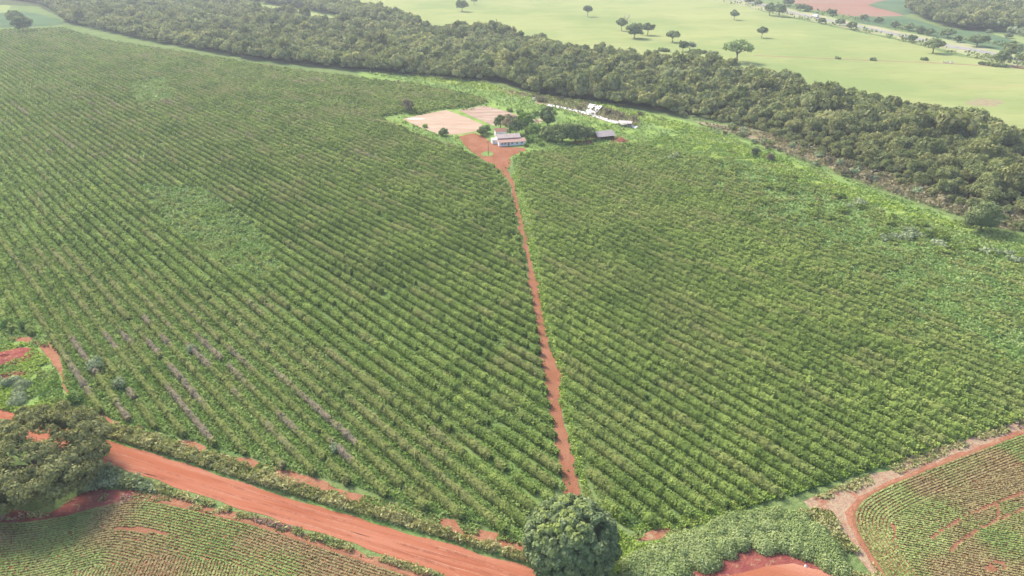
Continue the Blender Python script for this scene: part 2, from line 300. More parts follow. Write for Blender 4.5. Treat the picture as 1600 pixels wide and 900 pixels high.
# house yard, patios
sheet('farm_yard', [(716, 213), (740, 208), (757, 213), (768, 224), (800, 231), (820, 231), (824, 235), (808, 240), (797, 247), (796, 258), (790, 270), (777, 262), (755, 250), (738, 238), (724, 226)], .07, G['path'], .8, 2)
sheet('concrete_patio', [(629, 186), (665, 178), (697, 172), (726, 182), (757, 196), (750, 204), (716, 210), (686, 210), (655, 198)], .08, G['patio'], .3, 3)
sheet('concrete_patio', [(716, 172), (757, 165), (780, 171), (806, 179), (815, 190), (800, 196), (770, 196), (742, 184)], .08, G['patio2'], .4, 3)
sheet('concrete_patio', [(828, 188), (845, 185), (848, 192), (832, 194)], .08, G['patio2'], .4, 3)
sheet('grass_island', [(752, 240), (763, 236), (772, 240), (768, 244), (755, 244)], .10, G['meadow'], .5, 2)
sheet('red_soil_patch', [(952, 216), (968, 212), (982, 220), (972, 226), (955, 224)], .09, G['darksoil'], .4, 2)
sheet('red_soil_patch', [(895, 222), (920, 218), (932, 222), (915, 227), (897, 226)], .09, G['soil'], .4, 2)
# near ground
sheet('dirt_track', [(120, 640), (170, 654), (240, 675), (330, 700), (400, 722), (480, 748), (560, 775), (640, 798), (700, 812), (760, 832), (830, 852), (880, 880), (820, 870), (740, 850), (680, 832), (600, 808), (520, 782), (440, 754), (350, 727), (280, 700), (200, 682), (130, 660)], .035, G['soil'], 1.0, 2)
sheet('dirt_track', [(985, 838), (1020, 825), (1060, 815), (1100, 812), (1130, 805), (1080, 826), (1030, 842), (990, 848)], .035, G['soil'], .8, 2)
sheet('footpath', PATHP, .04, G['path'], .7, 1.5, wav=4)
sheet('dirt_road', ROAD, .05, G['road'], .5, 2, wav=6)
sheet('dirt_road', [(1040, 935), (1090, 893), (1130, 878), (1180, 856), (1240, 868), (1300, 884), (1330, 905), (1340, 960), (1000, 990)], .05, G['road'], .8, 2)
sheet('dark_soil_patch', [(1060, 905), (1110, 882), (1130, 874), (1180, 853), (1240, 865), (1300, 883), (1296, 893), (1240, 880), (1200, 884), (1150, 898)], .055, G['darksoil'], .6, 2)
RUT = ground('wheel_rut_dirt', [((.33, .14, .085), .5, .4, .6), ((.20, .075, .045), 1.5, .5, .7)], (.26, .095, .055), bump=.4, bscale=4)
RUT2 = ground('pale_wheel_rut_dirt', [((.38, .19, .12), .5, .4, .6), ((.29, .12, .07), 1.5, .5, .7)], (.33, .145, .09), bump=.4, bscale=4)
up_ = [(-200, 578), (60, 655), (145, 683), (225, 706), (300, 729), (400, 762), (532, 802), (650, 835), (800, 880), (880, 903)]
lo_ = [(-200, 612), (60, 690), (170, 728), (232, 747), (325, 780), (400, 805), (512, 837), (607, 867), (695, 898), (760, 930)]
U_, L_ = W(up_), W(lo_)
for (f, wd_, mt) in ((.16, .22, RUT2), (.30, .34, RUT), (.42, .18, RUT2), (.55, .30, RUT), (.68, .20, RUT2), (.80, .34, RUT), (.90, .2, RUT2)):
    c_ = [U_[i]*(1-f)+L_[i]*f for i in range(len(U_))]; cc = []
    for i in range(len(c_)-1):
        for q in np.linspace(0, 1, 14, endpoint=False): cc.append(c_[i]*(1-q)+c_[i+1]*q)
    cc = np.array(cc); tt_ = np.gradient(cc, axis=0); tt_ /= np.linalg.norm(tt_, axis=1, keepdims=True); nn_ = np.stack([-tt_[:, 1], tt_[:, 0]], -1)
    ii = np.arange(len(cc)); cc = cc + nn_*((vnoise(ii/9., ii*0+f*50, 130)-.5)*.8)[:, None]; ww = wd_*np.clip(vnoise(ii/5., ii*0+f*90, 131)*2.2-.35, .04, 1.6)
    sheet('wheel_rut', np.concatenate([cc+nn_*ww[:, None]*.5, (cc-nn_*ww[:, None]*.5)[::-1]]), .055, mt, 0, 50, world=True)
CROP_L = [(-330, 800), (0, 816), (37, 816), (100, 807), (150, 792), (200, 782), (237, 782), (275, 790), (325, 802), (400, 820), (480, 847), (560, 873), (640, 899), (760, 945), (760, 1100), (-330, 1100)]
CROP_R_OUT = [(1900, 575), (1750, 625), (1600, 677), (1545, 697), (1489, 718), (1445, 735), (1402, 752), (1375, 764), (1353, 776), (1341, 786), (1336, 795), (1333, 806), (1334, 820), (1340, 834), (1352, 856), (1373, 888), (1400, 930), (1440, 990)]
CROP_R_IN = [(1900, 630), (1750, 675), (1600, 724), (1570, 733), (1520, 754), (1477, 771), (1435, 788), (1410, 800), (1398, 808), (1391, 818), (1390, 832), (1398, 850), (1415, 875), (1434, 900), (1470, 950), (1500, 990)]
sheet('bare_headland', [(1262, 782), (1300, 765), (1360, 742), (1430, 715), (1520, 682), (1600, 655), (1900, 560), (1900, 600), (1640, 700), (1440, 800), (1420, 880), (1440, 960), (1390, 945), (1350, 880), (1318, 848), (1290, 820)], .04, G['strawsoil'], 1.0, 2)
sheet('headland_soil', [(1322, 800), (1345, 776), (1400, 748), (1490, 712), (1600, 671), (1900, 570), (1900, 600), (1640, 700), (1440, 800), (1420, 880), (1440, 960), (1388, 920), (1340, 850)], .045, G['soil'], .6, 2)
sheet('headland_soil', [(-330, 775), (0, 795), (80, 800), (140, 778), (230, 765), (300, 783), (420, 812), (560, 860), (680, 898), (680, 930), (-330, 930)], .04, G['soil'], 1.0, 2)
sheet('headland_soil', [(-330, 780), (0, 800), (60, 803), (110, 786), (130, 768), (170, 764), (225, 770), (262, 782), (235, 792), (150, 800), (0, 830), (-330, 830)], .05, G['darksoil'], 1.2, 1.5, wav=3)
sheet('crop_soil', CROP_L, .055, G['cropsoil'], .2, 3)
sheet('crop_soil', CROP_R_OUT + [(1900, 990)], .055, G['cropsoil'], .2, 3)
sheet('side_track', [(10, 526), (50, 527), (75, 534), (90, 545), (95, 558), (100, 580), (108, 600), (118, 625), (110, 628), (98, 600), (88, 575), (80, 563), (70, 548), (50, 536), (10, 530)], .06, G['soil'], .4, 1.5)
sheet('roadside_meadow', [(-330, 480), (0, 520), (60, 530), (80, 560), (100, 605), (140, 650), (240, 690), (500, 772), (700, 830), (860, 880), (840, 892), (640, 832), (400, 758), (140, 682), (0, 640), (-330, 540)], .025, G['meadow'], 1, 3)

# ------------------------------------------------------------------ leaves: clouds of small quads
def leafq(c, s, nrm, spread=.9, asp=1.0):
    """centres (n,3), sizes (n,), preferred normals (n,3) -> verts (4n,3), faces"""
    n = len(c); N = nrm + rng.normal(0, spread, (n, 3)); N /= np.linalg.norm(N, axis=1, keepdims=True)+1e-9
    a = np.cross(N, rng.normal(0, 1, (n, 3))); a /= np.linalg.norm(a, axis=1, keepdims=True)+1e-9; b = np.cross(N, a)*asp
    s = s[:, None]*.5; k = rng.uniform(.6, 1.2, (4, n, 1))
    V = np.stack([c-(a*.9+b)*s*k[0], c+(a-b*.8)*s*k[1], c+(a*.8+b)*s*k[2], c-(a-b)*s*k[3]], 1).reshape(-1, 3)
    return V, np.arange(4*n, dtype=np.int32).reshape(-1, 4)

def dome(nu, nv, fn):
    """closed lumpy surface: fn(theta, phi) -> points"""
    th = np.arange(nu)*2*math.pi/nu; ph = (np.arange(nv)+.5)*math.pi/nv
    T, PH = np.meshgrid(th, ph); pts = fn(T.ravel(), PH.ravel())
    f = [(j*nu+i, (j+1)*nu+i, (j+1)*nu+(i+1) % nu, j*nu+(i+1) % nu) for j in range(nv-1) for i in range(nu)]
    V = np.concatenate([pts, pts[:nu].mean(0, keepdims=True), pts[-nu:].mean(0, keepdims=True)])
    q = len(pts); tri = [(q, i, (i+1) % nu) for i in range(nu)] + [(q+1, (nv-1)*nu+(i+1) % nu, (nv-1)*nu+i) for i in range(nu)]
    return V, np.array(f, np.int32), np.array(tri, np.int32)

def crown(seed, R, H, zc, ncl, nl, ls, clr=.34, flat=1.0, core=.72, gap=0.0, low=-.35, limit=None, rmin=.55, out=0.0, sk=.25):
    """crown of leaf quads on clumps spread over an ellipsoid of radius R, half height H, centred at zc"""
    r = np.random.default_rng(seed)
    d = r.normal(0, 1, (ncl*4, 3)); d /= np.linalg.norm(d, axis=1, keepdims=True); d = d[d[:, 2] > low][:ncl]
    rad = r.uniform(rmin, 1.0, len(d))**.7
    skew = 1 + sk*np.sin(np.arctan2(d[:, 1], d[:, 0])*2 + r.uniform(0, 6))*r.uniform(.3, 1)
    cl = d*rad[:, None]*np.array([R, R, H])*(1-clr*.6); cl[:, :2] *= skew[:, None]; cl[:, 2] += zc
    cr = R*clr*r.uniform(.6, 1.25, len(d))
    k = r.integers(0, len(d), nl); u = r.normal(0, 1, (nl, 3)); u[:, 2] = np.abs(u[:, 2])*1.0 - .35; u /= np.linalg.norm(u, axis=1, keepdims=True)
    if out: u = u + out*d[k]; u /= np.linalg.norm(u, axis=1, keepdims=True)
    c = cl[k] + u*cr[k][:, None]*r.uniform(.6, 1.08, (nl, 1))*np.array([1, 1, flat])
    if limit is not None:
        keep = c[:, 2] > limit; c, u, k = c[keep], u[keep], k[keep]
    V, Fq = leafq(c, ls*r.uniform(.7, 1.4, len(c)), u*1.4, .5)
    base = r.uniform(0, 1, len(d)); tint = np.repeat(np.clip(base[k]*.55 + r.uniform(0, .5, len(c)), 0, 1), 4)
    Fs = [Fq]; Vs = [V]; ts = [tint]
    if core > 0:
        s1, s2 = r.uniform(0, 9, 2)
        def fn(T, PH):
            x, y, z = np.sin(PH)*np.cos(T), np.sin(PH)*np.sin(T), np.cos(PH)
            q = core*(.82+.3*vnoise(x*2.5+s1+z, y*2.5+s2, seed))
            return np.stack([x*q*R, y*q*R, np.maximum(z*q*H, -H*.45)+zc], -1)
        cv, cf, ct = dome(12, 7, fn); o0 = len(V)
        Vs.append(cv); Fs += [cf+o0, ct+o0]; ts.append(np.full(len(cv), .25))
    return np.concatenate(Vs), Fs, np.concatenate(ts)

def trunk_mb(R, H, zc, r0, seed, nl=5, fork=.35):
    r = np.random.default_rng(seed); mb = MB(); zt = zc-H*.1; lean = r.uniform(-.06, .06, 2)*zc
    pts = [(0, 0, -.1), (lean[0]*.3, lean[1]*.3, zt*.35), (lean[0], lean[1], zt*.8), (lean[0]*1.2, lean[1]*1.2, zc+H*.4)]
    mb.tube(pts, [r0*1.25, r0*.9, r0*.6, r0*.15], 7)
    for k in range(nl):
        a = 2*math.pi*k/nl + r.uniform(-.4, .4); z0 = zt*r.uniform(fork, .8); q = R*r.uniform(.45, .75)
        e = (q*math.cos(a), q*math.sin(a), zc+H*r.uniform(-.2, .4))
        mb.tube([(lean[0]*.5, lean[1]*.5, z0), (e[0]*.45, e[1]*.45, z0+(e[2]-z0)*.6), e], [r0*.5, r0*.33, r0*.08], 5)
    return mb

def plant_tree(name, loc, cr, tr, label, cat='tree', group=None, rz=0, sc=1.0, mat=None, bark=None):
    root = empty(name, (float(loc[0]), float(loc[1]), 0), rz); root.scale = (sc, sc, sc)
    tag(root, label, cat, group)
    V, Fs, ti = cr[:3]; at = {'tint': ti}
    if len(cr) > 3: at['dry'] = cr[3]
    ob('crown', mesh_np('crown', V, Fs, mat or M['tree'], at), root)
    if tr: tr.build('trunk', bark or M['bark'], root)
    return root

# ------------------------------------------------------------------ coffee hedges
def make_rows(poly_px, direc, spacing, side, phase=0.0):
    poly = W(poly_px); d = np.array(direc); d /= np.linalg.norm(d); nrm = np.array([-d[1], d[0]])
    o = poly @ nrm; t = poly @ d; rows = []
    for k in range(int(math.floor(o.min()/spacing)), int(math.ceil(o.max()/spacing))+1):
        off = (k+phase)*spacing; ts = np.arange(t.min(), t.max(), .55)
        wob = 0.5*(vnoise(ts/60, ts*0+k*.13, 5)-.5)*spacing*.5
        x = d[0]*ts + nrm[0]*(off+wob); y = d[1]*ts + nrm[1]*(off+wob)
        m = inpoly(x, y, poly)
        if m.sum() < 4: continue
        rows.append((k, ts[m], x[m], y[m]))
    return rows, d, nrm
DRYZ = W([(60, 500), (230, 500), (420, 560), (560, 700), (540, 760), (380, 720), (200, 670), (110, 620)])
DRYZ2 = W([(0, 380), (250, 430), (450, 520), (700, 700), (860, 820), (700, 830), (430, 735), (200, 670), (110, 620), (60, 500)])
GAPZ = W([(225, 290), (330, 300), (400, 350), (440, 420), (400, 440), (320, 400), (250, 340)])
GAPZ2 = W([(200, 130), (260, 120), (270, 155), (215, 165)])
THINR = W([(1010, 226), (1240, 276), (1760, 450), (1760, 600), (1560, 660), (1460, 560), (1340, 470), (1200, 350), (1100, 290)])
THINR2 = W([(1120, 240), (1420, 338), (1760, 450), (1760, 570), (1600, 590), (1480, 490), (1330, 390), (1180, 300)])

def plants(ts, k, side):
    u = ts/1.75 + .35*vnoise(ts/3.0, ts*0+k*1.7, 65); f = u - np.floor(u)
    a = .30 if side == 'R' else .16
    return (1.02-a+a*np.sqrt(np.abs(np.sin(math.pi*f))))*(.80+.34*vhash(np.floor(u), np.full(ts.shape, float(k)), 66))
def hedge_mesh(k, ts, x, y, d, nrm, side):
    s = slant(x, y); n0 = len(ts)
    # which bushes stand
    g = vnoise(ts/2.2, ts*0+k*7.7, 11 if side == 'L' else 12); big = vnoise(x/38, y/38, 21)
    thr = .06 + .10*(big > .68)
    dryz = inpoly(x, y, DRYZ); dryz2 = inpoly(x, y, DRYZ2)
    h = 2.15 + .45*(vnoise(x/14, y/14, 31)-.5) + .35*(vnoise(ts/1.6, ts*0+k*3.3, 32)-.5); wd = np.full(n0, 1.6)
    dry = np.clip((vnoise(ts/12, ts*0+k*5.1, 41)-.66)*2.4, 0, .4) + np.clip((vnoise(x/25, y/25, 46)-.62)*1.0, 0, .2)
    if side == 'L':
        dry = dry + .42*np.clip((vnoise(ts/26, ts*0+k*.9, 47)-.5)*2.5, 0, 1)*np.clip((s-280)/250, 0, 1)*(x < -60)
        gz = inpoly(x, y, GAPZ) | inpoly(x, y, GAPZ2)
        h = np.where(gz, h*.6, h); thr = np.where(gz, .62, thr)
        h = np.where(dryz, h*.85, np.where(dryz2, h*.95, h)); wd = np.where(dryz, 1.25, np.where(dryz2, 1.5, wd)); thr = np.where(dryz, .10, thr)
        dry = np.where(dryz, .34+np.clip((vnoise(ts/9, ts*0+k*5.1, 42)-.45)*2.2, 0, .66), np.where(dryz2, np.clip(dry+.14+np.clip((vnoise(ts/16, ts*0+k*9.1, 43)-.5)*1.6, 0, .42), 0, .52), dry))
        far = np.clip((s-330)/300, 0, 1); h = h*(1-.1*far)
    else:
        t1 = inpoly(x, y, THINR); t2 = inpoly(x, y, THINR2); pp = vnoise(x/9, y/9, 51)
        h = np.where(t2, h*.5, np.where(t1, h*.72, h*.98)); thr = np.where(t2, .25+.6*pp, np.where(t1, .12+.35*pp, .03))
        wd = np.where(t2, 1.3, np.where(t1, 1.45, 1.75))
        dry = dry*.8 + np.where(t1, .12, 0)
    keep = g > thr
    if keep.sum() < 3: return None
    Vs = []; Fs = []; T = []; D = []; nv = 0
    idx = np.flatnonzero(keep); runs = np.split(idx, np.flatnonzero(np.diff(idx) > 1)+1)
    prof = np.array([(-.42, .05), (-.54, .42), (-.34, .88), (0, 1.0), (.34, .88), (.54, .42), (.42, .05)]); m = len(prof)
    for r_ in runs:
        if len(r_) < 2: continue
        sm = s[r_].mean(); st = 1 if sm < 380 else (2 if sm < 650 else 3)
        q = r_[::st]
        if len(q) < 2: q = np.array([r_[0], r_[-1]])
        nq = len(q); j = rng.uniform(.78, 1.18, (nq, m)); j2 = rng.uniform(.85, 1.1, (nq, m))
        bl = plants(ts[q], k, side); endt = np.ones(nq); endt[0] = endt[-1] = .45
        lat = prof[None, :, 0]*(wd[q]*bl*endt)[:, None]*j; zz = prof[None, :, 1]*(h[q]*bl*endt)[:, None]*j2*.93
        X = x[q][:, None]+nrm[0]*lat; Y = y[q][:, None]+nrm[1]*lat
        V = np.stack([X, Y, zz], -1).reshape(-1, 3)
        i = np.arange(nq-1)[:, None]*m; c = np.arange(m-1)[None, :]
        Fq = np.stack([i+c, i+c+1, i+m+c+1, i+m+c], -1).reshape(-1, 4)
        Vs.append(V); Fs.append(Fq+nv); nv += len(V)
        T.append(np.repeat(rng.uniform(.1, .5, nq), m)); D.append(np.repeat(dry[q], m))
    # leaf clumps over the surface
    q = idx; per = .55*np.clip(58*(150/s[q])**1.9, 2.6, 60); cnt = rng.poisson(per); src = np.repeat(q, cnt); nl = len(src)
    a = rng.uniform(-.15, math.pi+.15, nl); bl = plants(ts[src], k, side)
    tt = rng.uniform(-.5, .5, nl)*.9; rr = rng.uniform(.88, 1.12, nl)
    lat = np.cos(a)*wd[src]*.55*bl*rr; z = (.12+.88*np.sin(np.clip(a, .02, 3.12))**.8*rr)*h[src]*bl
    c = np.stack([x[src]+d[0]*tt+nrm[0]*lat, y[src]+d[1]*tt+nrm[1]*lat, z], -1)
    nn = np.stack([nrm[0]*np.cos(a), nrm[1]*np.cos(a), np.sin(a)+.15], -1)
    size = np.clip(s[src]*.0019, .26, 1.0)*rng.uniform(.7, 1.35, nl)
    V, Fq = leafq(c, size, nn*1.2, .45)
    bt = vhash(np.floor(ts[src]/1.75+.35*vnoise(ts[src]/3.0, ts[src]*0+k*1.7, 65)), np.full(nl, float(k)), 71)
    Vs.append(V); Fs.append(Fq+nv); T.append(np.repeat(np.clip(.6*bt+rng.uniform(0, .4, nl), 0, 1), 4))
    D.append(np.repeat(np.clip(dry[src]*rng.uniform(.6, 1.3, nl), 0, 1), 4))
    return np.concatenate(Vs), [np.concatenate(Fs)], np.concatenate(T), np.concatenate(D), dry[keep].mean()

VPL = np.array([-1.068, 1.127]); VPR = np.array([-.890, 1.127])
for side, poly, direc, sp in (('L', LEFT, VPL, 3.7), ('R', RIGHT, VPR, 3.6)):
    rows, d, nrm = make_rows(poly, direc, sp, side)
    for (k, ts, x, y) in rows:
        r = hedge_mesh(k, ts, x, y, d, nrm, side)
        if r is None: continue
        V, Fs, T, D, dm = r
        o = ob('coffee_hedge', mesh_np('coffee_hedge', V, Fs, M['coffee'], {'tint': T, 'dry': D}))
        if side == 'R': tag(o, 'green coffee hedge in the parallel rows of the smaller field right of the red footpath', 'hedge', 'coffee hedges right of the footpath')
        elif dm > .22: tag(o, 'coffee hedge with withered purplish brown stretches in the left field above the wide dirt road', 'hedge', 'partly withered coffee hedges left of the footpath')
        else: tag(o, 'mostly green coffee hedge in the parallel rows of the large field left of the footpath', 'hedge', 'green coffee hedges left of the footpath')

# ------------------------------------------------------------------ grass and weeds
def area_px(p):
    p = np.array(p, float); return abs(np.sum(p[:, 0]*np.roll(p[:, 1], -1)-np.roll(p[:, 0], -1)*p[:, 1]))/2
def grass(name, label, polys, rate, mat, zr=(.05, .5), k=.0022, up=.6, asp=1.0, mask=None, dryf=.1, smin=.2, smax=1.6, cat='grass', wob=0.0):
    Vs = []; Fs = []; T = []; D = []; nv = 0
    for p in polys:
        p = np.array(p, float); n = int(area_px(p)*rate*1.0); lo = p.min(0); hi = p.max(0); n2 = int(n*(hi-lo).prod()/max(area_px(p), 1))
        q = rng.uniform(lo, hi, (n2, 2)); q = q[inpoly(q[:, 0], q[:, 1], p)]
        if wob: q = q + rng.normal(0, wob, q.shape)
        g = P(q[:, 0], q[:, 1]); x, y = g[:, 0], g[:, 1]
        if mask is not None:
            m = mask(x, y); x, y = x[m], y[m]
        s = slant(x, y); n = len(x)
        if not n: continue
        hh = vnoise(x/1.5, y/1.5, 81)
        z = rng.uniform(zr[0], zr[1], n)*(.5+hh)
        size = np.clip(s*k, smin, smax)*rng.uniform(.6, 1.4, n)
        nn = np.tile([0, 0, 1.0], (n, 1))*up
        V, Fq = leafq(np.stack([x, y, z], -1), size, nn, .6, asp); V[:, 2] = np.maximum(V[:, 2], .01)
        Vs.append(V); Fs.append(Fq+nv); nv += len(V)
        T.append(np.repeat(np.clip(.5*vnoise(x/3, y/3, 82)+rng.uniform(0, .5, n), 0, 1), 4))
        D.append(np.repeat(np.clip((vnoise(x/6, y/6, 83)-.6)*3*(rng.uniform(0, 1, n) < .8), 0, 1)*dryf*4, 4).clip(0, 1))
    o = ob(name, mesh_np(name, np.concatenate(Vs), np.concatenate(Fs), mat, {'tint': np.concatenate(T), 'dry': np.concatenate(D)}))
    tag(o, label, cat, kind='stuff'); return o

pathW = W(PATHP)
notpath = lambda x, y: ~inpoly(x, y, pathW)
OPENL = lambda x, y: inpoly(x, y, DRYZ2) | inpoly(x, y, GAPZ) | inpoly(x, y, GAPZ2) | (vnoise(x/22, y/22, 110) > .70)
OPENR = lambda x, y: inpoly(x, y, THINR) | (vnoise(x/22, y/22, 110) > .72)
LP = [(max(min(a, 1700), -120), b) for a, b in LEFT]
grass('weeds', 'low green weeds filling the alleys between the closed coffee rows of the left field', [LP], .30, M['rowweed'], (.02, .4), mask=lambda x, y: notpath(x, y) & ~OPENL(x, y) & (vnoise(x/4, y/4, 84) > .2), cat='weeds')
grass('weeds', 'lush bright weeds in the open patches and withered corner of the left field', [LP], .50, M['weed'], (.05, .8), mask=lambda x, y: notpath(x, y) & OPENL(x, y), cat='weeds')
grass('weeds', 'low green weeds filling the alleys between the closed coffee rows of the right field', [RIGHT], .30, M['rowweed'], (.02, .4), mask=lambda x, y: notpath(x, y) & ~OPENR(x, y) & (vnoise(x/4, y/4, 84) > .15), cat='weeds')
grass('weeds', 'lush bright weeds over the thinning far end of the right field', [RIGHT], .34, M['weed'], (.05, .55), mask=lambda x, y: notpath(x, y) & OPENR(x, y), cat='weeds')
grass('grass', 'yellow green grass spreading over the far right end of the coffee field', [[(1010, 226), (1240, 276), (1600, 400), (1600, 640), (1500, 690), (1440, 700), (1460, 600), (1340, 470), (1200, 350), (1100, 290)]], .12, M['weedpale'], (.05, .5), mask=lambda x, y: vnoise(x/12, y/12, 111) > .4)
grass('grass', 'smooth bright green lawn patch at the top of the right field', [[(1020, 216), (1080, 209), (1150, 230), (1190, 242), (1130, 252), (1060, 242), (1010, 228)]], .5, M['lime'], (.05, .3))
grass('weeds', 'pale weeds over the gaps in the middle of the left field', [[(225, 290), (330, 300), (400, 350), (440, 420), (400, 440), (320, 400), (250, 340)], [(195, 128), (260, 118), (275, 155), (215, 168)], [(410, 500), (440, 500), (560, 600), (540, 610), (450, 545)], [(20, 130), (120, 110), (160, 150), (60, 190)]], .30, M['weedpale'], (.1, .9), mask=lambda x, y: vnoise(x/9, y/9, 112) > .35, cat='weeds')
EDGE = [(826, 240), (815, 262), (822, 300), (836, 360), (850, 420), (862, 480), (872, 530), (890, 570), (884, 620), (900, 680), (912, 740), (930, 790), (960, 820), (975, 850), (920, 800), (905, 750), (893, 700), (884, 660), (872, 610), (878, 590), (860, 545), (848, 500), (842, 455), (831, 410), (820, 365), (810, 320), (800, 275)]
grass('grass', 'bright green grass fringing the right side of the footpath', [EDGE], .55, M['lime'], (.05, .4), mask=lambda x, y: vnoise(x/3, y/3, 85) > .12)
YE = [(716, 213), (740, 208), (757, 213), (768, 224), (800, 231), (820, 231), (826, 236), (808, 242), (799, 250), (800, 270), (810, 300), (822, 350), (833, 400), (846, 455), (852, 500), (866, 545), (884, 590), (878, 620), (890, 670), (904, 735), (915, 780), (880, 780), (866, 700), (856, 640), (842, 560), (832, 500), (824, 455), (814, 390), (804, 340), (790, 290), (770, 266), (745, 252), (725, 236)]
pc = np.concatenate([pathW, pathW[:1]]); yc = W([(716, 213), (740, 208), (757, 213), (768, 224), (800, 231), (820, 231), (824, 235), (808, 240), (797, 247), (796, 258), (790, 270), (777, 262), (755, 250), (738, 238), (724, 226), (716, 213)])
grass('grass', 'ragged tufts of grass creeping over the edges of the footpath and yard', [YE], .9, M['weed'], (.03, .35), smax=.5, mask=lambda x, y: (np.minimum(seg_dist(x, y, pc), seg_dist(x, y, yc)) < .55) & (vnoise(x/1.8, y/1.8, 140) > .55) | (vnoise(x/1.3, y/1.3, 141) > .95))
grass('grass', 'green grass wedge between the yard and the first rows of the right field', [[(800, 246), (812, 240), (830, 236), (828, 244), (816, 250), (814, 268), (824, 300), (814, 300), (804, 270)]], .6, M['weed'], (.05, .4))
MEADOW = [[(560, 112), (700, 122), (800, 138), (900, 158), (1000, 174), (1100, 200), (1200, 240), (1300, 285), (1200, 275), (1000, 245), (930, 228), (830, 240), (823, 225), (812, 175), (760, 160), (640, 128)], [(598, 184), (629, 183), (700, 168), (760, 162), (790, 170), (716, 172), (697, 171), (629, 185)], [(596, 182), (629, 187), (655, 199), (686, 211), (716, 212), (722, 225), (735, 240), (775, 263), (770, 268), (735, 250), (690, 228), (640, 210), (604, 197)], [(812, 240), (835, 236), (870, 232), (930, 226), (1000, 222), (1060, 236), (1060, 244), (1000, 230), (930, 234), (870, 240), (815, 248)], [(1000, 222), (1100, 196), (1200, 232), (1350, 290), (1500, 345), (1620, 372), (1620, 415), (1500, 380), (1300, 305), (1190, 266), (1060, 242)]]
grass('grass', 'uneven green grass of the open meadow around the farmhouse', MEADOW, .42, M['weed'], (.05, .5), mask=lambda x, y: vnoise(x/6, y/6, 86) > .25)
LIMEP = [[(640, 121), (700, 121), (760, 130), (830, 150), (930, 158), (1000, 176), (1080, 196), (1150, 222), (1230, 252), (1320, 288), (1420, 325), (1500, 352), (1500, 361), (1400, 333), (1300, 302), (1200, 268), (1130, 234), (1060, 206), (1000, 187), (930, 170), (850, 160), (760, 142), (700, 131)]]
grass('grass', 'yellow green grass strip along the edge of the forest', LIMEP, .5, M['lime'], (.1, .8), mask=lambda x, y: vnoise(x/6, y/6, 87) > .3)
VERGE = [(150, 680), (225, 702), (300, 725), (400, 757), (532, 797), (650, 830), (800, 875), (870, 896), (860, 880), (800, 862), (740, 846), (650, 814), (560, 788), (480, 762), (400, 735), (340, 714), (280, 696), (200, 672), (150, 660)]
grass('verge_grass', 'tall dry green grass on the bank along the upper side of the dirt road', [VERGE], .9, M['drygrass'], (.1, 1.5), up=.15, asp=1.5, dryf=.2, smax=.5, mask=lambda x, y: vnoise(x/2.5, y/2.5, 88) > .12)
TRK = [(120, 635), (240, 675), (400, 722), (560, 772), (700, 808), (850, 850), (850, 860), (700, 828), (560, 788), (400, 738), (240, 690), (120, 652)]
grass('grass', 'patches of grass over the narrow track beside the coffee field', [TRK, [(975, 850), (1000, 826), (1100, 800), (1200, 790), (1150, 808), (1050, 830)]], .6, M['weed'], (.05, .5), mask=lambda x, y: vnoise(x/4, y/4, 89) > .48)
VERGE2 = [(165, 730), (232, 750), (325, 783), (400, 808), (512, 840), (607, 870), (700, 901), (660, 900), (600, 880), (500, 848), (400, 816), (300, 786), (230, 766), (170, 752)]
grass('verge_grass', 'brownish dry grass between the dirt road and the lower crop rows', [VERGE2], .5, M['drygrass'], (.05, .8), up=.2, asp=1.4, dryf=.9, smax=.4, mask=lambda x, y: vnoise(x/2.0, y/2.0, 90) > .3)
grass('roadside_weeds', 'blue green tall weeds beside the big spreading tree and the road', [[(140, 722), (175, 732), (235, 755), (245, 772), (180, 762), (120, 772), (110, 740)]], 1.1, M['cane'], (.1, 1.4), up=.2, smax=.45, cat='weeds')
grass('grass', 'lush lime green grass below the side track at the field corner', [[(-60, 520), (40, 535), (75, 560), (95, 600), (110, 640), (200, 672), (120, 668), (0, 640), (-60, 620)]], .7, M['lime'], (.05, .6), mask=lambda x, y: (vnoise(x/4, y/4, 91) > .4))
grass('weeds', 'dark green weeds around the red soil mound at the field corner', [[(-60, 500), (70, 528), (90, 580), (105, 640), (60, 645), (0, 630), (-60, 600)]], .4, M['weed'], (.1, .9), mask=lambda x, y: (vnoise(x/5, y/5, 92) > .45), cat='weeds')
grass('dry_grass', 'thin dry straw over the brown strip between the spreading tree and the crop rows', [[(-60, 792), (60, 800), (130, 770), (230, 762), (300, 784), (420, 813), (600, 875), (560, 870), (400, 820), (280, 792), (200, 784), (100, 806), (0, 815), (-60, 812)]], .28, M['drygrass'], (.03, .3), up=.5, dryf=.5, smax=.35, mask=lambda x, y: vnoise(x/2.2, y/2.2, 120) > .5)
THICK = [(965, 905), (985, 880), (1040, 853), (1100, 828), (1160, 808), (1220, 803), (1265, 820), (1295, 850), (1318, 895), (1315, 910), (1290, 885), (1235, 862), (1175, 850), (1120, 878), (1075, 898), (1030, 915)]
grass('grass', 'rough grass spilling around the cane thicket and straw strip', [[(1250, 790), (1300, 800), (1330, 850), (1370, 890), (1390, 915), (1320, 915), (1290, 860), (1240, 810)]], .7, M['drygrass'], (.1, .9), up=.3, smax=.45, mask=lambda x, y: vnoise(x/3, y/3, 93) > .35)
grass('grass', 'vivid green grass tongue between the coffee field and the thicket', [[(940, 800), (990, 830), (1080, 825), (1180, 790), (1280, 760), (1400, 722), (1600, 655), (1600, 640), (1400, 700), (1280, 745), (1180, 775), (1080, 805), (985, 825), (930, 780)], [(955, 820), (1000, 850), (1040, 845), (1000, 880), (960, 900)]], .55, M['lime'], (.05, .6), mask=lambda x, y: vnoise(x/5, y/5, 94) > .08)
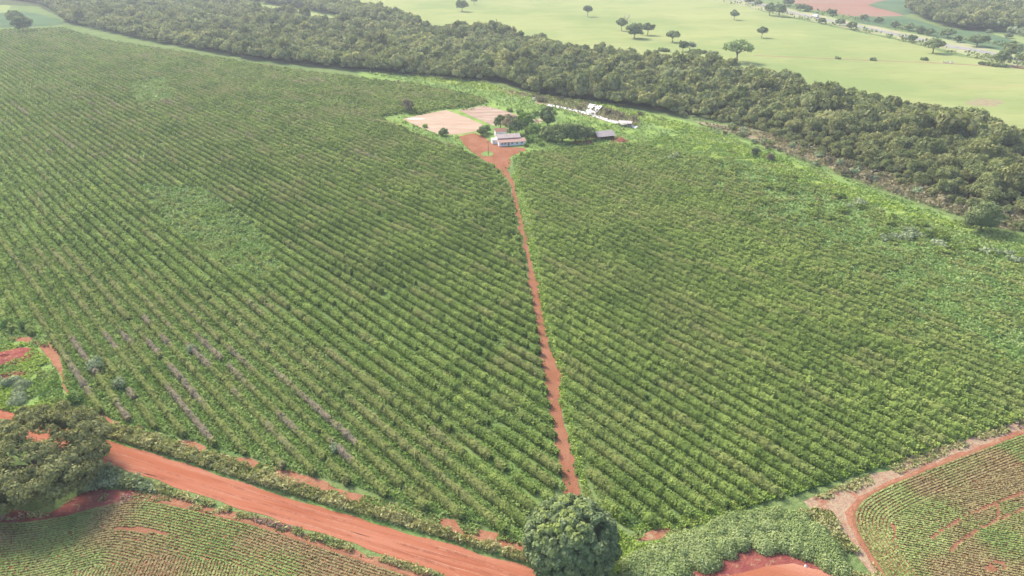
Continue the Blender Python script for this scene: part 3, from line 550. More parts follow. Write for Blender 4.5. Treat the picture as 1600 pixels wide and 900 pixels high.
grass('dry_grass', 'yellowed dry grass strip between the coffee field and the straw headland', [[(1262, 782), (1330, 752), (1440, 710), (1520, 680), (1600, 652), (1600, 668), (1520, 694), (1440, 728), (1350, 762), (1290, 790)]], .4, M['drygrass'], (.05, .6), up=.4, dryf=.4, smax=.45, mask=lambda x, y: vnoise(x/3, y/3, 95) > .45)
grass('scrub', 'brown dry scrub between the lime green grass strip and the forest', [[(1090, 194), (1150, 212), (1250, 250), (1350, 288), (1450, 322), (1540, 352), (1620, 370), (1620, 330), (1500, 312), (1400, 280), (1300, 240), (1180, 205)]], .45, M['scrub'], (.2, 2.0), up=.3, asp=1.3, cat='scrub', mask=lambda x, y: vnoise(x/6, y/6, 96) > .25)
grass('scrub', 'brown dry scrub on the bank behind the white plastic strip', [[(836, 150), (880, 154), (930, 163), (985, 182), (1000, 192), (1003, 197), (975, 194), (930, 183), (880, 169), (842, 160)], [(775, 139), (830, 148), (850, 154), (815, 151)]], .6, M['scrub'], (.2, 1.8), up=.3, cat='scrub', mask=lambda x, y: vnoise(x/5, y/5, 97) > .25)
grass('roadside_scrub', 'low green scrub lining both sides of the distant highway', [[(1110, -8), (1180, 10), (1300, 38), (1400, 56), (1520, 84), (1600, 100), (1600, 106), (1500, 88), (1380, 58), (1250, 30), (1110, 0)], [(1150, -8), (1250, 17), (1400, 46), (1540, 72), (1600, 84), (1600, 74), (1500, 60), (1380, 36), (1250, 12), (1150, -12)]], .35, M['tree'], (.3, 3.0), up=.4, smax=2.2, cat='scrub', mask=lambda x, y: vnoise(x/14, y/14, 98) > .45)

# cane thicket: tall arching grass clumps massed together
def thicket(name, label, poly, mat, nclump, hmax, seed, lump=1.0):
    r = np.random.default_rng(seed); p = np.array(poly, float); lo, hi = p.min(0), p.max(0); c = []
    while len(c) < nclump:
        q = r.uniform(lo, hi)
        if inpoly(q[0:1], q[1:2], p)[0]: c.append(P(q[0], q[1]))
    c = np.array(c); H = hmax*r.uniform(.8, 1.15, nclump); R = r.uniform(1.3, 2.4, nclump); Vs = []; Fs = []; T = []; nv = 0
    for (x, y), h, R_ in zip(c, H, R):
        n = 850; u = r.normal(0, 1, (n, 3)); u[:, 2] = abs(u[:, 2]); u /= np.linalg.norm(u, axis=1, keepdims=True)
        q = r.uniform(.75, 1.08, (n, 1)); k = u*q*np.array([R_, R_, h]) + np.array([x, y, .1])
        V, Fq = leafq(k, r.uniform(.14, .28, n), u*1.2, .5, 1.3); Vs.append(V); Fs.append(Fq+nv); nv += len(V)
        T.append(np.repeat(np.clip(r.uniform(0, 1, n)*.7+r.uniform(0, .3), 0, 1), 4))
        cv, cf, ct = dome(10, 6, lambda A, B: np.stack([np.sin(B)*np.cos(A)*R_*.85+x, np.sin(B)*np.sin(A)*R_*.85+y, np.maximum(np.cos(B)*h*.85, 0)], -1))
        # triangles of the core as degenerate quads are avoided: the quads alone close it well enough
        Vs.append(cv); Fs.append(cf+nv); nv += len(cv); T.append(np.full(len(cv), .3))
    o = ob(name, mesh_np(name, np.concatenate(Vs), np.concatenate(Fs), mat, {'tint': np.concatenate(T)}))
    tag(o, label, 'thicket', kind='stuff')
thicket('thicket', 'grey green cane thicket between the coffee field and the bare red ground', THICK, M['thick'], 250, 1.6, 5)
thicket('thicket', 'tangled green weeds growing over the red mound at the left edge', [(-60, 560), (10, 590), (50, 600), (40, 630), (0, 628), (-60, 610)], M['cane'], 22, 1.5, 6)

# pale green shrubs standing in the coffee rows
for i, (px, py, R_, lab) in enumerate([(150, 575, 2.4, 'pale silvery shrub overgrowing the withered coffee rows, lower of two'), (188, 605, 2.0, 'low grey green shrub beside withered coffee stumps near the field corner'), (303, 550, 1.6, 'small round pale shrub at the head of a withered coffee row'), (525, 705, 1.5, 'small bluish shrub between coffee rows near the lower track'), (118, 628, 2.2, 'leafy green shrub at the end of the side track'), (40, 512, 2.2, 'dark green shrub above the bend of the side track'), (10, 512, 2.4, 'dark bush cut by the left picture edge above the side track')]):
    g = P(px, py); plant_tree('shrub', g, crown(300+i, R_, R_*.8, R_*.55, 14, 900, .3, .4, core=.7), trunk_mb(R_, R_*.8, R_*.6, .08, 300+i, 4), lab, 'shrub', mat=M['cane'] if i < 4 else M['weed'])

# red soil mound at the field corner
def mound(name, label, px, py, rx, ry, h, mat, seed, rz=0):
    nu, nv = 36, 10; V = []; r = np.random.default_rng(seed)
    for j in range(nv+1):
        q = j/nv
        for i in range(nu):
            a = 2*math.pi*i/nu; k = 1+.25*(vnoise(math.cos(a)*2+seed, math.sin(a)*2, seed)-.5)
            V.append((rx*q*k*math.cos(a), ry*q*k*math.sin(a), h*(1-q*q)**1.2*(.8+.5*float(vnoise(math.cos(a)*q*4, math.sin(a)*q*4, seed+1)))-.02))
    Fq = [(j*nu+i, j*nu+(i+1) % nu, (j+1)*nu+(i+1) % nu, (j+1)*nu+i) for j in range(1, nv) for i in range(nu)]
    tri = [(0, nu+i, nu+(i+1) % nu) for i in range(nu)]
    c = P(px, py); o = ob(name, mesh_np(name, np.array(V), [np.array(Fq), np.array(tri)], mat, smooth=True), loc=(c[0], c[1], .02)); o.rotation_euler[2] = rz
    if label: tag(o, label, 'mound')
    return o
mound('soil_mound', 'dark red soil mound inside the bend of the side track', 8, 560, 8.5, 5.5, .9, G['darksoil'], 3)
mound('soil_mound', 'low red soil mound just above the spreading tree at the left edge', 8, 588, 6, 2.2, .5, G['darksoil'], 4, .4)
mound('soil_mound', 'red soil heap beside the open end of the grey roofed shed', 970, 220, 4.0, 3.0, 1.1, G['darksoil'], 5)

# ------------------------------------------------------------------ crop seedlings in rows
def offset_line(L, d):
    L = np.array(L); t = np.gradient(L, axis=0); t /= np.linalg.norm(t, axis=1, keepdims=True); return L + d*np.stack([-t[:, 1], t[:, 0]], -1)
def resample(L, st, smooth=3.0):
    s = np.concatenate([[0], np.cumsum(np.hypot(*np.diff(L, axis=0).T))]); q = np.arange(0, s[-1], st)
    o = np.stack([np.interp(q, s, L[:, 0]), np.interp(q, s, L[:, 1])], -1)
    if smooth:
        n = int(smooth/st)
        if n > 1 and len(o) > 3*n:
            k = np.hanning(2*n+1); k /= k.sum(); pad = np.concatenate([np.repeat(o[:1], n, 0), o, np.repeat(o[-1:], n, 0)])
            o = np.stack([np.convolve(pad[:, 0], k, 'valid'), np.convolve(pad[:, 1], k, 'valid')], -1)
    return o
def seedlings(pts, bare):
    x, y = pts[:, 0], pts[:, 1]; px, py = pix(x, y); m = (px > -250) & (px < 1950) & (py < 985) & ~bare(x, y); x, y = x[m], y[m]; n = len(x)
    x = x + rng.normal(0, .02, n); y = y + rng.normal(0, .035, n)
    x = np.repeat(x, 2) + rng.normal(0, .04, 2*n); y = np.repeat(y, 2) + rng.normal(0, .04, 2*n); n = 2*n
    s = rng.uniform(.28, .44, n); V1, F1 = leafq(np.stack([x, y, rng.uniform(.12, .24, n)], -1), s, np.tile([0, 0, 1.2], (n, 1)), .5)
    return V1, F1, np.repeat(np.clip(.7*vnoise(x/9, y/9, 101)+rng.uniform(0, .35, n), 0, 1), 4), np.repeat(np.clip((vnoise(x/7, y/7, 102)-.40)*2.0, 0, .8), 4)
def build_seedlings(label, ptsl, bare):
    V, Fq, T, D = seedlings(np.concatenate(ptsl), bare)
    tag(ob('seedling_rows', mesh_np('seedling_rows', V, Fq, M['soy'], {'tint': T, 'dry': D})), label, 'seedlings', kind='stuff')
RS = .60
outer = resample(W(CROP_R_OUT), .5, 2.5); inner_poly = np.concatenate([resample(W(CROP_R_IN), .5, 2.5), W([(1900, 990)])])
fieldR = np.concatenate([outer, W([(1900, 990)])])
pts = []
ctr = W([(1500, 850)])[0]
sgn = 1
if np.hypot(*(offset_line(outer, 3.0)[len(outer)//2]-ctr)) > np.hypot(*(outer[len(outer)//2]-ctr)): sgn = -1
k = 0
for k in range(1, 26):
    L = resample(offset_line(outer, sgn*k*RS), .2, 0); m = inpoly(L[:, 0], L[:, 1], fieldR) & ~inpoly(L[:, 0], L[:, 1], inner_poly)
    dd = seg_dist(L[:, 0], L[:, 1], outer[::6]); m &= dd > (k-.45)*RS; pts.append(L[m])
a0 = W([(1400, 830)])[0]; a1 = W([(1600, 868)])[0]; dr = (a1-a0)/np.hypot(*(a1-a0)); nr = np.array([-dr[1], dr[0]])
for k in range(-160, 160):
    t = np.arange(-60, 160, .2); L = a0 + dr*t[:, None] + nr*k*RS; pts.append(L[inpoly(L[:, 0], L[:, 1], inner_poly)])
T1 = W([(1455, 842), (1470, 830), (1500, 812), (1555, 786), (1600, 770), (1700, 735)]); T2 = W([(1485, 862), (1495, 850), (1520, 832), (1558, 813), (1600, 795), (1700, 755)]); T3 = W([(1557, 788), (1560, 800), (1558, 813)])
B3 = W([(1532, 884), (1555, 875), (1572, 882), (1570, 893), (1540, 893)]); B4 = W([(1392, 820), (1400, 820), (1400, 842), (1396, 843)])
bareR = lambda x, y: (((seg_dist(x, y, T1) < .34) & (vnoise(x, y, 7) > .25)) | ((seg_dist(x, y, T2) < .34) & (vnoise(x, y, 8) > .25)) | (seg_dist(x, y, T3) < .3) | (inpoly(x, y, B3) & (vnoise(x/1.2, y/1.2, 5) > .35)) | inpoly(x, y, B4) | (vnoise(x*2, y*2, 103) < .03))
build_seedlings('curving rows of green seedlings on red soil in the lower right field', pts, bareR)
outerL = resample(W([(-330, 800), (-100, 812), (0, 816), (37, 816), (100, 807), (150, 792), (200, 782), (237, 782), (275, 790), (325, 802), (400, 820), (480, 847), (560, 873), (640, 899), (760, 945)]), .5, 6)
fieldL = W(CROP_L); cL = W([(250, 860)])[0]
sgn = 1
if np.hypot(*(offset_line(outerL, 3.0)[len(outerL)//2]-cL)) > np.hypot(*(outerL[len(outerL)//2]-cL)): sgn = -1
CORE = W([(60, 960), (100, 905), (130, 889), (190, 880), (250, 868), (310, 872), (370, 884), (420, 905), (440, 960)])
pts = []
for k in range(1, 44):
    L = resample(offset_line(outerL, sgn*k*RS), .2, 0); m = inpoly(L[:, 0], L[:, 1], fieldL) & ~inpoly(L[:, 0], L[:, 1], CORE)
    dd = seg_dist(L[:, 0], L[:, 1], outerL[::6]); m &= dd > (k-.45)*RS; pts.append(L[m])
for k in range(-60, 60):
    t = np.arange(0, 60, .2); L = W([(250, 960)])[0] + np.array([-.12, 1.0])*t[:, None] + np.array([1.0, .12])*k*RS; pts.append(L[inpoly(L[:, 0], L[:, 1], CORE)])
LENS = W([(172, 827), (190, 824), (215, 824), (240, 829), (266, 836), (240, 834), (205, 829)])
bareL = lambda x, y: inpoly(x, y, LENS) | (vnoise(x*2, y*2, 104) < .08)
build_seedlings('curving rows of green seedlings on red soil in the lower left field', pts, bareL)

# ------------------------------------------------------------------ the two big trees in front
def ground_under(px, py, z):  return P(px, py, z)
g = ground_under(893, 843, 8.0)
V, Fs, T = crown(11, 7.7, 7.8, 7.6, 460, 70000, .38, .13, flat=1.0, core=.82, low=-.9, rmin=.88, out=.9, sk=.14, limit=.25)
x, y, z = V[:, 0], V[:, 1], V[:, 2]
q_ = vnoise(x*1.3+z, y*1.3-z*.7, 9); dryc = (np.hypot(np.hypot(x, y), z-7.8) > 7.3)*np.clip((1-np.sqrt(((x+1.8)/6.2)**2+((y+1.0)/6.5)**2+((z-14)/7.0)**2))*1.6, 0, .8)*(q_ > .42)
dryc = np.where(np.arange(len(V)) < 4*len(Fs[0]) - 4*0, dryc, 0)*.62; dryc[-86:] = 0
plant_tree('roadside_tree', g, (V, Fs, T, np.clip(dryc, 0, 1)), trunk_mb(8, 8, 8, .45, 11, 7, .2), 'dense rounded dark green tree with a yellowish top standing where the footpath meets the road', mat=M['roundtree'])
g = ground_under(50, 714, 6.0)
r = np.random.default_rng(21)
V, Fs, T = crown(22, 15.4, 5.8, 6.2, 620, 84000, .34, .10, flat=.75, core=0, low=-.35, rmin=.55, out=.6, sk=.10, limit=.8)
hl = P(92, 698, 6.0)-g; hl2 = P(30, 672, 6.0)-g
hole = (((vnoise(V[:, 0]/2.2, V[:, 1]/2.2, 23) < .62) & (np.hypot((V[:, 0]-hl[0])/3.4, (V[:, 1]-hl[1])/2.0) < 1)) | ((vnoise(V[:, 0]/2, V[:, 1]/2, 24) < .5) & (np.hypot((V[:, 0]-hl2[0])/2.6, (V[:, 1]-hl2[1])/1.6) < 1))).reshape(-1, 4).any(1)
plant_tree('spreading_tree', g, (V, [Fs[0][~hole]], T), trunk_mb(12, 4, 6.5, .55, 24, 11, .25), 'wide spreading olive green tree overhanging the dirt road at the left edge', mat=M['acacia'])

# ------------------------------------------------------------------ forest
FOREST = [(-200, -30), (60, 6), (90, 20), (105, 36), (160, 48), (240, 66), (330, 82), (400, 94), (450, 100), (550, 110), (650, 118), (720, 126), (775, 128), (830, 146), (900, 158), (950, 163), (1020, 175), (1100, 190), (1170, 202), (1280, 246), (1400, 290), (1500, 325), (1620, 352), (1800, 392), (1800, 269), (1600, 225), (1520, 203), (1465, 187), (1400, 172), (1330, 158), (1260, 145), (1200, 131), (1130, 117), (1050, 105), (950, 91), (880, 80), (830, 70), (750, 54), (660, 52), (600, 42), (540, 44), (480, 36), (420, 24), (385, 10), (420, -4), (380, -30)]
LINE2 = [(420, -4), (480, 2), (560, 16), (620, 30), (655, 40), (650, 46), (600, 40), (540, 28), (470, 14), (410, 6)]
FARW = [(1416, 16), (1440, -6), (1500, -6), (1530, 6), (1570, 18), (1620, 32), (1620, 52), (1560, 50), (1500, 47), (1465, 40), (1430, 26)]
variants = []
for i in range(7):
    R_ = 1.0; r = np.random.default_rng(500+i); Hh = r.uniform(.65, .95)
    variants.append((Hh, r.uniform(.85, 1.1)))
def forest_points(poly_px, sp, seed):
    poly = W(poly_px); r = np.random.default_rng(seed); lo, hi = poly.min(0), poly.max(0)
    X, Y = np.meshgrid(np.arange(lo[0], hi[0], sp), np.arange(lo[1], hi[1], sp*.87)); X = X + (np.arange(X.shape[0]) % 2)[:, None]*sp*.5
    X = (X + r.uniform(-.38, .38, X.shape)*sp).ravel(); Y = (Y + r.uniform(-.38, .38, Y.shape)*sp).ravel()
    m = inpoly(X, Y, poly); return X[m], Y[m]
fx, fy = forest_points(FOREST, 5.7, 61)
px, py = pix(fx, fy); m = (px > -90) & (px < 1690) & (py > -30); fx, fy = fx[m], fy[m]
px, py = pix(fx, fy)
edge = W([(1090, 188), (1170, 202), (1280, 246), (1400, 290), (1500, 325), (1620, 352), (1800, 392)])
ed = seg_dist(fx, fy, edge)
sc = rng.uniform(2.4, 5.1, len(fx))*np.where(rng.uniform(0, 1, len(fx)) < .15, 1.45, 1)
sc *= np.clip(.42+ed/45, .42, 1.0)*np.clip(.8+.5*(vnoise(fx/30, fy/30, 62)), .8, 1.15)
far = np.hypot(fx, fy)
vis = (px > 0) & (px < 1600) & (py > 0)
order = np.argsort(far + np.where(vis, 0, 1e6)); near = order[:300]; rest = np.setdiff1d(np.arange(len(fx)), near)
print('forest trees', len(fx))
# individual trees: seven crowns and trunks, shared by the copies
protos = []
for i, (Hh, zc) in enumerate(variants):
    R_ = 5.0; V, Fs, T = crown(600+i, R_, R_*Hh, R_*1.15, 30, 1500, .62, .34, core=.74, low=-.3, flat=.85)
    hue = np.full(len(V), i*.37 % 1); cm = mesh_np('crown', V, Fs, M['forest'], {'tint': T, 'hue': hue})
    tm = trunk_mb(R_, R_*Hh, R_*1.15, .22, 600+i, 4).mesh('trunk', M['palebark'])
    root = empty('forest_tree'); ob('crown', cm, root); ob('trunk', tm, root); protos.append(root)
flabels = [('rounded leafy tree among the nearer crowns of the forest belt', 'rounded trees of the nearer forest belt'),
           ('small bushy tree on the ragged scrubby margin of the forest belt', 'small trees on the forest margin')]
first = [True]*7
for j in near:
    v = int(rng.integers(0, 7)); small = ed[j] < 16
    if first[v]: o = protos[v]; first[v] = False
    else: o = copy_tree(protos[v])
    s_ = sc[j]/5.0; o.location = (fx[j], fy[j], -.2); o.rotation_euler = (0, 0, rng.uniform(0, 6.28)); o.scale = (s_, s_, s_*rng.uniform(.9, 1.3))
    tag(o, flabels[1 if small else 0][0], 'tree', flabels[1 if small else 0][1])
# the rest as one mass
lod = []
for i in range(6):
    lod.append([crown(700+i, 5.0, 5.0*variants[i][0], 5.6, 20, 420, 1.05, .36, core=.76, low=-.2, flat=.85), crown(720+i, 5.0, 5.0*variants[i][0], 5.6, 18, 210, 1.45, .38, core=.78, low=-.2, flat=.85)])
def forest_mass(name, label, X, Y, S, mat=None):
    Vs = []; F4 = []; F3 = []; T = []; Hu = []; nv = 0
    for x, y, s_ in zip(X, Y, S):
        v = int(rng.integers(0, 6)); V, Fs, ti = lod[v][0 if math.hypot(x, y) < 560 else 1]; a = rng.uniform(0, 6.28); c, q = math.cos(a), math.sin(a); k = s_/5.0
        Vn = np.stack([(V[:, 0]*c-V[:, 1]*q)*k+x, (V[:, 0]*q+V[:, 1]*c)*k+y, V[:, 2]*k*rng.uniform(.9, 1.3)-.2], -1)
        Vs.append(Vn); F4 += [Fs[0]+nv, Fs[1]+nv]; F3.append(Fs[2]+nv); nv += len(V); T.append(np.clip(ti+rng.uniform(-.28, .28), 0, 1)); Hu.append(np.full(len(V), rng.uniform()))
    o = ob(name, mesh_np(name, np.concatenate(Vs), [np.concatenate(F4), np.concatenate(F3)], mat or M['forest'], {'tint': np.concatenate(T), 'hue': np.concatenate(Hu)}))
    tag(o, label, 'forest', kind='stuff'); return o
forest_mass('forest', 'continuous belt of dark green forest winding beyond the coffee fields', fx[rest], fy[rest], sc[rest])
x2, y2 = forest_points(LINE2, 7.5, 63)
forest_mass('tree_line', 'line of trees between the narrow clearing and the far pasture', x2, y2, rng.uniform(4, 7, len(x2)))
x2, y2 = forest_points(FARW, 9.5, 64); p2 = pix(x2, y2)
forest_mass('far_wood', 'rounded dark wood beyond the highway in the upper right', x2, y2, rng.uniform(5.5, 8.5, len(x2)))

# ------------------------------------------------------------------ trees that stand alone
def lone(name, px, py, R_, Hh, zc, label, mat='tree', n=1400, ls=None, ncl=26, seed=None, group=None, bark='bark', cat='tree', low=-.25, nlimb=5, core=.62, clr=.33):
    g = P(px, py); s = slant(*g); seed = seed or int(px*7+py)
    ls = ls or max(.3, s*.0017)
    return plant_tree(name, g, crown(seed, R_, Hh, zc, ncl, n, ls, clr, core=core, low=low, flat=.85), trunk_mb(R_, Hh, zc, max(.18, R_*.06), seed, nlimb), label, cat, group, mat=M[mat], bark=M[bark])
lone('pasture_tree', 722, 18, 10, 6, 8, 'large round pasture tree near the top edge, above the forest bend')
lone('pasture_tree', 741, 7.5, 4.5, 4, 7, 'small pale tree just behind the large round pasture tree', 'cane')
lone('pasture_tree', 918, 26, 7, 5, 9, 'solitary round crowned tree alone in the middle of the far pasture')
lone('pasture_tree', 971, 48, 6.5, 5.5, 8, 'thin crowned tree on the left of the dense tree clump in the pasture')
lone('pasture_tree', 991, 60, 9.5, 8.5, 9, 'largest dark tree of the three tree clump in the pasture', n=2200, low=-.7)
lone('pasture_tree', 1012, 55, 7.5, 4.5, 7.5, 'flat crowned tree on the right of the three tree clump')
lone('pasture_tree', 1051, 66, 6.8, 4.5, 7, 'small leafy tree between the clump and the hedge line')
lone('pasture_tree', 1067, 81, 4.8, 4.5, 5.5, 'upright bushy tree standing on the dark hedge line')
lone('pasture_tree', 1077, 80, 5.0, 3.8, 4.8, 'ragged spreading bush beside the upright tree on the hedge line', 'cane', core=0)
lone('pasture_tree', 1151, 97, 13, 8, 11, 'big loose crowned tree with visible limbs by the forest edge', 'weedpale', n=2400, core=0, ncl=46, clr=.2, nlimb=9)
lone('pasture_tree', 1147, 31, 6.2, 4.8, 7, 'compact solitary tree below the highway verge')
lone('pasture_tree', 1190, 59, 5.5, 3.8, 6.5, 'small umbrella shaped tree in open pasture with a thin trunk')
lone('pasture_tree', 1457.5, 83, 9.5, 4.5, 7.5, 'broad flat crowned tree near the highway with a short trunk')
lone('pasture_tree', 1563, 102, 7, 5, 6.5, 'round green tree beside the bare soil at the right end of the pasture')
lone('roadside_tree', 1578, 92, 7.5, 7, 8, 'dark bluish tree standing behind the round tree by the highway')
lone('roadside_tree', 1526, 73, 9.5, 5, 6, 'wide low tree on the far verge of the highway')
lone('roadside_tree', 1202, 24, 9, 7, 9, 'dark tree on the left of the pair beside the highway', low=-.6)
lone('roadside_tree', 1217, 26, 9, 7, 9, 'dark tree on the right of the pair beside the highway', low=-.6)
for i, (px_, py_, R_) in enumerate([(1170, 6, 8), (1184, 9, 6), (1232, 10, 9), (1250, 17, 8), (1262, 18, 6), (1298, 24, 6), (1284, 37, 5), (1312, 40, 6), (1330, 46, 6), (1425, 65, 5), (1585, 84, 5), (1596, 98, 6), (1350, 32, 5), (1372, 36, 5), (1398, 43, 5), (1420, 48, 6), (1436, 52, 6), (1452, 55, 5), (1480, 59, 7), (1496, 66, 5)]):
    lone('verge_bush', px_, py_, R_, R_*.6, R_*.7, 'bushy green shrub in the broken hedge along the distant highway', n=500, group='bushes along the highway', cat='bush', low=-.6)
for i, (px_, py_, R_) in enumerate([(1558, 44, 6), (1580, 52, 6), (1598, 56, 7), (1545, 52, 3), (1575, 60, 4)]):
    lone('far_bush', px_, py_, R_, R_*.6, R_*.7, 'pale scattered bush at the foot of the far wood', 'cane', n=400, group='pale bushes below the far wood', cat='bush', low=-.6)
for i, (px_, py_, R_) in enumerate([(1033, 80, 2.6), (1042, 80.5, 2.2), (1084, 82.5, 2.6), (1092, 83, 2.4), (1100, 83.5, 2.2), (1118, 84, 1.6), (1309, 92, 1.5), (1364, 94.5, 1.8), (1444, 94, 2.0), (1534, 101, 2.0), (1545, 102, 2.2), (1555, 104, 2.4), (1567, 105, 2.4)]):
    lone('pasture_bush', px_, py_, R_*1.6, R_*.6, R_*.5, 'low dark bush on the faint line crossing the pasture', n=160, group='low bushes along the pasture line', cat='bush', low=-.8)
lone('field_tree', 26, 38, 10, 6, 9, 'dark tree at the back of the pair at the left end of the coffee field', low=-.6)
lone('field_tree', 37, 50, 10, 8.5, 9.5, 'tall dark dense tree in front at the far left end of the coffee field', low=-.8, n=1800)
lone('forest_edge_tree', 641, 44, 8, 6, 8, 'dark round tree at the gap where the tree line meets the pasture', low=-.6)
lone('field_shrub', 637.5, 175, 4.2, 4.2, 4.6, 'olive brown bushy tree standing alone in the coffee near the patios', 'scrub', low=-.8, cat='shrub')
lone('yard_bush', 693, 212, 2.6, 2.2, 2.0, 'small round dark green bush at the lower corner of the patio', low=-.9, cat='bush', core=.85)
lone('yard_bush', 664, 199, 1.6, .9, .8, 'little lime green bush growing on the edge of the pink patio', 'lime', low=-.9, cat='bush', n=300)
lone('edge_tree', 1531, 361, 7.2, 6.0, 5.5, 'isolated olive green tree standing in front of the scrubby forest margin', n=5000, ls=.5, low=-.6, ncl=40)
lone('edge_shrub', 1180, 243, 2.2, 2.2, 2.2, 'small dark shrub at the forest side end of the lime lawn', cat='shrub', low=-.9)
lone('edge_shrub', 1203, 251, 1.9, 2.0, 2.0, 'pale leaning shrub next to the small dark one by the lime strip', 'scrub', cat='shrub', low=-.9)
lone('garden_tree', 753, 212, 2.9, 2.4, 2.6, 'dark green bushy tree by the left end of the farmhouse', low=-.8)
lone('garden_tree', 759, 208, 3.0, 2.4, 2.6, 'light green bushy tree behind the left end of the farmhouse', 'weed', low=-.8)
lone('garden_tree', 782, 202, 4.0, 3.6, 4.5, 'small dark tree behind the orange roof', low=-.6)
lone('garden_tree', 797, 209, 5.6, 5.0, 6.0, 'broad tree with a brownish crown behind the farmhouse', 'scrub', low=-.4)
lone('garden_tree', 806, 212, 4.8, 4.5, 5.0, 'dark green tree behind the right end of the grey roof', low=-.6)
lone('garden_tree', 822, 207, 5.5, 5.5, 6.5, 'leafy mid green tree right of the farmhouse', 'weed', low=-.6)
lone('garden_tree', 832, 213, 5.0, 3.5, 4.0, 'low green tree beside the tall vine covered one', 'weed', low=-.8)
lone('garden_tree', 855, 203, 5.2, 6.5, 8.0, 'tall dark tree draped in creepers behind the round shrubs', low=-.8, n=2200)
lone('garden_tree', 858, 219, 6.0, 4.0, 4.0, 'dark rounded shrub on the left of the big shrub row', low=-.8, n=1800)
lone('garden_tree', 879, 223, 7.5, 5.2, 5.2, 'largest grey green rounded shrub right of the farmhouse', low=-.8, n=2400)
lone('garden_tree', 899, 221, 6.5, 4.6, 4.6, 'dark rounded shrub between the largest shrub and the sheds', low=-.8, n=2000)
lone('garden_tree', 915, 219, 5.0, 3.8, 3.6, 'last dark shrub of the row next to the grey shed', low=-.8)
for i, (px_, py_, R_) in enumerate([(812, 224, 2.5), (826, 222, 3), (840, 224, 2.6), (835, 218, 3), (818, 196, 3), (826, 184, 3), (812, 178, 3), (836, 180, 2.5), (796, 174, 2.2), (845, 228, 1.8), (822, 229, 1.5)]):
    lone('garden_shrub', px_, py_, R_, R_*.6, R_*.5, 'low green shrub in the overgrown garden around the farmhouse', 'weed', n=450, group='garden shrubs', cat='shrub', low=-.9)
for i, (px_, py_, R_) in enumerate([(845, 159, 3), (970, 183, 2.5), (950, 178, 3), (990, 188, 2.5), (905, 172, 2.2), (962, 179, 2), (1000, 180, 1.5)]):
    lone('bank_shrub', px_, py_, R_, R_*.7, R_*.6, 'brownish shrub on the bank behind the white plastic strip', 'scrub', n=400, group='shrubs on the bank', cat='shrub', low=-.9)
for i in range(30):                                       # weedy bushes that thin out into the right field
    while True:
        q = np.array([rng.uniform(1080, 1600), rng.uniform(250, 420)])
        if inpoly(q[0:1], q[1:2], [(1090, 246), (1200, 262), (1330, 310), (1600, 400), (1600, 430), (1400, 380), (1200, 330), (1090, 262)])[0]: break
    R_ = rng.uniform(1.3, 2.8)
    lone('weedy_bush', q[0], q[1], R_*1.2, R_*.5, R_*.4, 'dark green weedy bush scattered over the thinning end of the coffee field', 'coffee', n=220, group='weedy bushes beyond the coffee rows', cat='bush', low=-.9, ls=.55)
for i in range(26):
    q = np.array([rng.uniform(-20, 20), rng.uniform(-4, 4)]); c_ = [(1400, 372), (1440, 368), (1480, 385), (1560, 395), (1330, 320), (1010, 232), (1040, 245), (1590, 405)][i % 8]; q = np.array(c_)+q; R_ = rng.uniform(1.2, 2.2)
    lone('silvery_bush', q[0], q[1], R_*1.4, R_*.45, R_*.4, 'silvery grey green bush patch near the forest side of the right field', 'cane', n=260, group='silvery bushes in the right field', cat='bush', low=-.9, ls=.5)

for i in range(60):                                       # shrubs thinning out of the forest into the dry scrub
    a = rng.uniform(0, 1); q = np.array([1130+a*470, 205+a*155+a*(1-a)*8]) + np.array([rng.uniform(-12, 12), rng.uniform(-9, 9)-6])
    R_ = rng.uniform(1.4, 3.0)
    kind = ['cane', 'scrub', 'forest'][i % 3]
    lone('margin_shrub', q[0], q[1], R_, R_*.75, R_*.7, ['grey green shrub thinning into the dry scrub below the forest', 'dry brownish shrub thinning into the scrub below the forest', 'dark green shrub thinning into the dry scrub below the forest'][i % 3], kind, n=260, group=['grey green margin shrubs', 'brownish margin shrubs', 'dark green margin shrubs'][i % 3], cat='shrub', low=-.8, ls=.55)

# bare tree, palm
def bare_tree(px, py, h, label):
    g = P(px, py); r = np.random.default_rng(9); mb = MB(); mb.tube([(0, 0, 0), (.3, 0, h*.4), (.1, .2, h*.75)], [.5, .38, .22], 7)
    root = empty('bare_tree', (g[0], g[1], 0)); tag(root, label, 'tree'); mb.build('trunk', M['palebark'], root)
    lb = MB()
    for k in range(9):
        a = k*.7*2; z0 = h*r.uniform(.4, .75); q = h*.34*r.uniform(.6, 1); e = (q*math.cos(a), q*math.sin(a), z0+h*r.uniform(.15, .35))
        lb.tube([(.15, .1, z0), (e[0]*.5, e[1]*.5, z0+(e[2]-z0)*.4), e], [.2, .15, .05], 5)
        lb.tube([(e[0]*.5, e[1]*.5, z0+(e[2]-z0)*.4), (e[0]*.7-.6*math.sin(a), e[1]*.7+.6*math.cos(a), e[2]+.6)], [.12, .05], 4)
    lb.build('crown', M['palebark'], root)
bare_tree(979, 47, 17, 'leafless pale dead tree rising behind the pasture tree clump')
